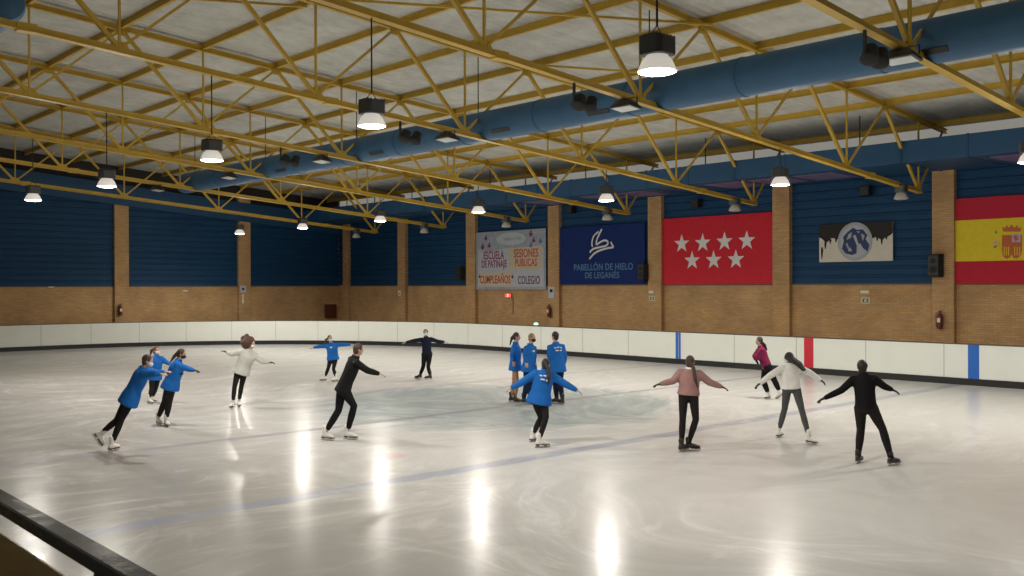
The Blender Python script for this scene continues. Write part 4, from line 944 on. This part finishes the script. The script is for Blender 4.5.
PEOPLE = [
 ('skater in a blue jacket leaning forward with one leg lifted behind, at far left',
  dict(k=1.03, feet=[dict(x=95.5, y=440, g=0, d=(.50, -.80, .1)), ft(113, 451, 50)], knees=[(117, 420), (121.5, 419)], hip=(131, 396), neck=(143.5, 368.5), head=(148.3, 359.5), face=10, look=-10,
       arms=[[(157, 373, .2), (172, 371, .2)], [(156, 373.5, -.08), (168, 374.5, -.1)]], near=1, top='c_blue', legs='c_tights', legname='leggings', boot='bootw', hair=('short', 'h_brown'), mask='m_white', hem=-.30, flare=.03, bulk=.032, leg=1.0)),
 ('skater in a blue jacket and pale mask, half hidden behind two others at left',
  dict(k=.93, feet=[ft(150, 404, 300), ft(153.5, 402, 300)], knees=[(151.5, 388.5), (156, 388)], hip=(155, 376), neck=(156.5, 356), head=(156.2, 349.6), face=300, look=315,
       arms=[[(149, 364, .0), (153, 372, -.15)], [(166, 362), (174, 366, -.2)]], top='c_blue', legs='c_tights', legname='leggings', boot='bootw', hair=('pony', 'h_red', [(151.5, 350, .05), (150, 357, .05)]), mask='m_white', hem=-.2, bulk=.03)),
 ('skater in a blue jacket and black mask gliding right with an arm stretched forward',
  dict(k=1., feet=[ft(158.6, 424.8, 290), ft(166.3, 426.6, 285)], knees=[(164.5, 402), (169.3, 402)], hip=(171, 384.5), neck=(178.5, 360.5), head=(182, 352.8), face=340, look=345,
       arms=[[(188, 369, .15), (200, 371.5, .1)], [(174, 372, -.1), (182.5, 373.2, -.25)]], near=1, top='c_blue', legs='c_tights', legname='leggings', boot='bootw', hair=('pony', 'h_brown', [(174.5, 356, .0), (170.5, 362, -.05)]), mask='m_black', hem=-.2, flare=.03, bulk=.055, leg=1.1, glove='m_black')),
 ('skater in a white sweater with big fluffy brown hair, arms spread',
  dict(k=.97, feet=[ft(232, 408, 250), ft(239, 407, 280)], knees=[(234.5, 387), (241.5, 386)], hip=(241.5, 370.5), neck=(249.5, 350.5), head=(252, 343), face=290, look=320,
       arms=[[(231, 354), (221.5, 350)], [(261.5, 361.5), (275.5, 362.8)]], top='c_white', topname='sweater', legs='c_tights', legname='leggings', boot='bootw', hair=('fluffy', 'h_red'), mask='m_white', hem=-.16, flare=.025, bulk=.065, glove='m_black', sleeve=.022)),
 ('skater in a blue jacket with arms spread wide, beside the far barrier',
  dict(k=.93, feet=[ft(323.5, 380.8, 215), ft(335.3, 381.8, 220)], knees=[(328.3, 368), (333.5, 369)], hip=(333, 358.2), neck=(331.5, 343.3), head=(329.8, 337.8), face=285, look=285,
       arms=[[(319.5, 346.5), (309.5, 348.5)], [(344, 344.5), (355, 344.2)]], top='c_blue', legs='c_tights', legname='leggings', boot='bootw', hair=('pony', 'h_red', [(326, 339.5, .0), (324.5, 343.5, .0)]), mask='m_white', hem=-.12, flare=.02, bulk=.045, badge=1)),
 ('skater all in black leaning forward with one arm held out to the right',
  dict(k=1.06, feet=[ft(327, 440.5, 325), ft(350, 439.5, 335)], knees=[(338.5, 410.5), (354, 406)], hip=(343.5, 388.5), neck=(355.5, 357.5), head=(358.8, 348.3), face=15, look=15,
       arms=[[(350, 372, .25), (347, 384, .25)], [(367.5, 370.5, -.05), (386.5, 375.8, .0)]], near=1, top='c_black', topname='jacket', legs='c_black', boot='bootw', hair=('short', 'h_brown'), hem=-.14, flare=.01, bulk=.022, leg=1.12)),
 ('skater in navy sweater and black trousers with outstretched arms by the far barrier',
  dict(k=.98, feet=[ft(418.8, 378.6, 205), ft(428.8, 379.4, 205)], knees=[(423.3, 366.5), (428.2, 366.8)], hip=(427, 353.8), neck=(426, 337.3), head=(425.6, 331.8), face=270, look=265,
       arms=[[(414.5, 340.5), (401.5, 343.5)], [(438, 341.5), (448.6, 342.2)]], top='c_navy', topname='sweater', legs='c_black', boot='bootb', hair=('short', 'h_brown'), mask='m_white', hem=-.06, flare=-.015, bulk=.012, leg=1.1)),
 ('coach with dark ponytail, blue jacket and tan leggings, leftmost of the standing trio',
  dict(k=.99, feet=[ft(513, 402.2, 340), ft(517, 403, 330)], knees=[(514, 382), (517, 382)], hip=(515.3, 366), neck=(515.6, 343.3), head=(517, 335.8), face=350, look=350,
       arms=[[(516.5, 355.5, .05), (519, 365, .1)], [(512, 355.5, -.08), (514.5, 366.5, -.2)]], near=1, top='c_blue', legs='c_tan', legname='leggings', boot='bootb', hair=('pony', 'h_dark', [(511.8, 338, .0), (510, 345, .0)]), hem=-.2, flare=.02, bulk=.04, leg=.95)),
 ('coach in a blue jacket wearing a black mask, middle of the standing trio',
  dict(k=1.03, feet=[ft(525.5, 404, 325), ft(531.5, 404.4, 315)], knees=[(526.8, 383.5), (531, 383.5)], hip=(529.3, 367), neck=(530.3, 344.8), head=(532.4, 337), face=325, look=330,
       arms=[[(525, 356, -.0), (527.2, 368, -.12)], [(534.2, 357, -.1), (533.2, 368.5, -.25)]], top='c_blue', legs='c_darkblue', boot='bootb', hair=('short', 'h_sand'), mask='m_black', hem=-.22, flare=.03, bulk=.045, leg=1.2, badge=1)),
 ('coach in a blue jacket seen from behind, right one of the standing trio',
  dict(k=1.06, feet=[ft(555, 403.5, 150), ft(561.6, 404.3, 115)], knees=[(555.3, 383), (560, 383)], hip=(557, 367), neck=(555.8, 343.5), head=(554.8, 335.2), face=110, look=140,
       arms=[[(549.3, 356), (551, 368, .1)], [(565, 357), (563.5, 369.5)]], top='c_blue', legs='c_navy', boot='bootb', hair=('short', 'h_dark'), hem=-.22, flare=.03, bulk=.045, leg=1.15, print=1)),
 ('skater in a blue jacket seen from behind with arms spread, at the centre spot',
  dict(k=1., feet=[ft(533, 441.5, 60), ft(541.8, 447.6, 15)], knees=[(541, 417.5), (546, 417)], hip=(539.5, 399), neck=(545, 370.8), head=(545.8, 363), face=95, look=80,
       arms=[[(520, 383.5), (504.8, 391)], [(567, 385), (583, 393.6)]], top='c_blue', legs='c_tights', legname='leggings', boot='bootw', hair=('pony', 'h_dark', [(548.3, 368, -.12), (549.2, 377, -.17), (548.8, 384, -.17)], .036), hem=-.18, flare=.045, bulk=.05, sleeve=.022, print=1)),
 ('skater in a dusty pink sweater with a long ponytail seen from behind',
  dict(k=1.04, feet=[ft(683, 451.5, 60), ft(691.5, 450.8, 5)], knees=[(682.7, 419), (695.8, 419.5)], hip=(688.5, 394.5), neck=(690, 369), head=(690.3, 360.6), face=85, look=80,
       arms=[[(673, 381), (652.5, 385.8)], [(710, 382.5), (729, 389.5)]], top='c_pink', topname='sweater', collar='c_cream', legs='c_tights', legname='leggings', overboot=1, boot='bootb', hair=('pony', 'h_brown', [(693.5, 368, -.12), (695, 378, -.17), (697.5, 387, -.16)], .03), hem=-.02, flare=.01, bulk=.035, sleeve=.02, glove='m_black', leg=1.0)),
 ('skater in a magenta top and black leggings beside the far barrier, right of the middle',
  dict(k=.98, feet=[ft(767.8, 399, 240), dict(x=781.5, y=396.5, g=0, d=(-.75, -.6, .1))], knees=[(763.5, 381), (774.5, 380.5)], hip=(767, 367), neck=(760.5, 346.8), head=(758.8, 340.2), face=195, look=200,
       arms=[[(754.2, 356.5, -.1), (759, 365, -.2)], [(757, 356.5, .1), (762, 364, .1)]], top='c_magenta', topname='top', legs='c_black', boot='bootw', hair=('long', 'h_dark', [(764.5, 345, .0), (766.5, 350, .0)], .035), hem=-.06, flare=.0, bulk=.02, leg=1.3, glove='m_black')),
 ('skater in a white top and grey leggings with dark hair blown sideways',
  dict(k=1., feet=[ft(779, 437.5, 70), ft(811, 444.3, 315)], knees=[(784.6, 409), (801.8, 410)], hip=(791.5, 388), neck=(790, 364.3), head=(788.3, 356.8), face=105, look=150,
       arms=[[(771, 375), (754, 388)], [(810, 373), (826.5, 384.2)]], top='c_cream', topname='top', legs='c_grey', legname='leggings', boot='bootw', hair=('long', 'h_dark', [(793, 360, -.10), (799, 364, -.13), (804, 370, -.12)], .05), mask='m_white', hem=-.04, flare=.0, bulk=.022, glove='m_black', leg=1.0)),
 ('skater dressed in black seen from behind with arms spread, rightmost on the ice',
  dict(k=1.04, feet=[ft(858.8, 463, 75), ft(893.5, 465.5, 50)], knees=[(860.8, 430), (882.6, 429)], hip=(866, 407.5), neck=(863.5, 374.5), head=(862, 365.3), face=88, look=95,
       arms=[[(841, 390.5), (816.5, 401.8)], [(884.5, 386.5), (900.5, 393.2)]], top='c_black', legs='c_tights', legname='leggings', overboot=1, boot='bootb', hair=('bun', 'h_dark'), glove='m_black', hem=-.03, flare=-.005, bulk=.018, sleeve=.012, leg=1.1)),
]
for lb, S in PEOPLE: person(lb, S)

# ------------------------------------------------------------------ light, world, camera
w = bpy.data.worlds.new('world'); SC.world = w; w.use_nodes = True; bg = w.node_tree.nodes['Background']
bg.inputs[0].default_value = (.5, .55, .6, 1); bg.inputs[1].default_value = .02
cd = bpy.data.cameras.new('camera'); cam = bpy.data.objects.new('camera', cd); COL.objects.link(cam); SC.camera = cam
cd.sensor_width = 36; cd.sensor_fit = 'HORIZONTAL'; cd.lens = F*36/1024; cd.clip_start = .05; cd.clip_end = 300
Mx = Matrix(((RT[0], UPV[0], -FW[0], 0), (RT[1], UPV[1], -FW[1], 0), (RT[2], UPV[2], -FW[2], 3.0), (0, 0, 0, 1))); cam.matrix_world = Mx
SC.view_settings.view_transform = 'Standard'; SC.view_settings.look = 'None'; SC.view_settings.exposure = 0.0; SC.view_settings.gamma = 1; SC.view_settings.use_curve_mapping = False
SC.cycles.max_bounces = 6; SC.cycles.diffuse_bounces = 4; SC.cycles.glossy_bounces = 3; SC.cycles.use_denoising = True; SC.cycles.sample_clamp_indirect = 4
SC.cycles.caustics_reflective = False; SC.cycles.caustics_refractive = False
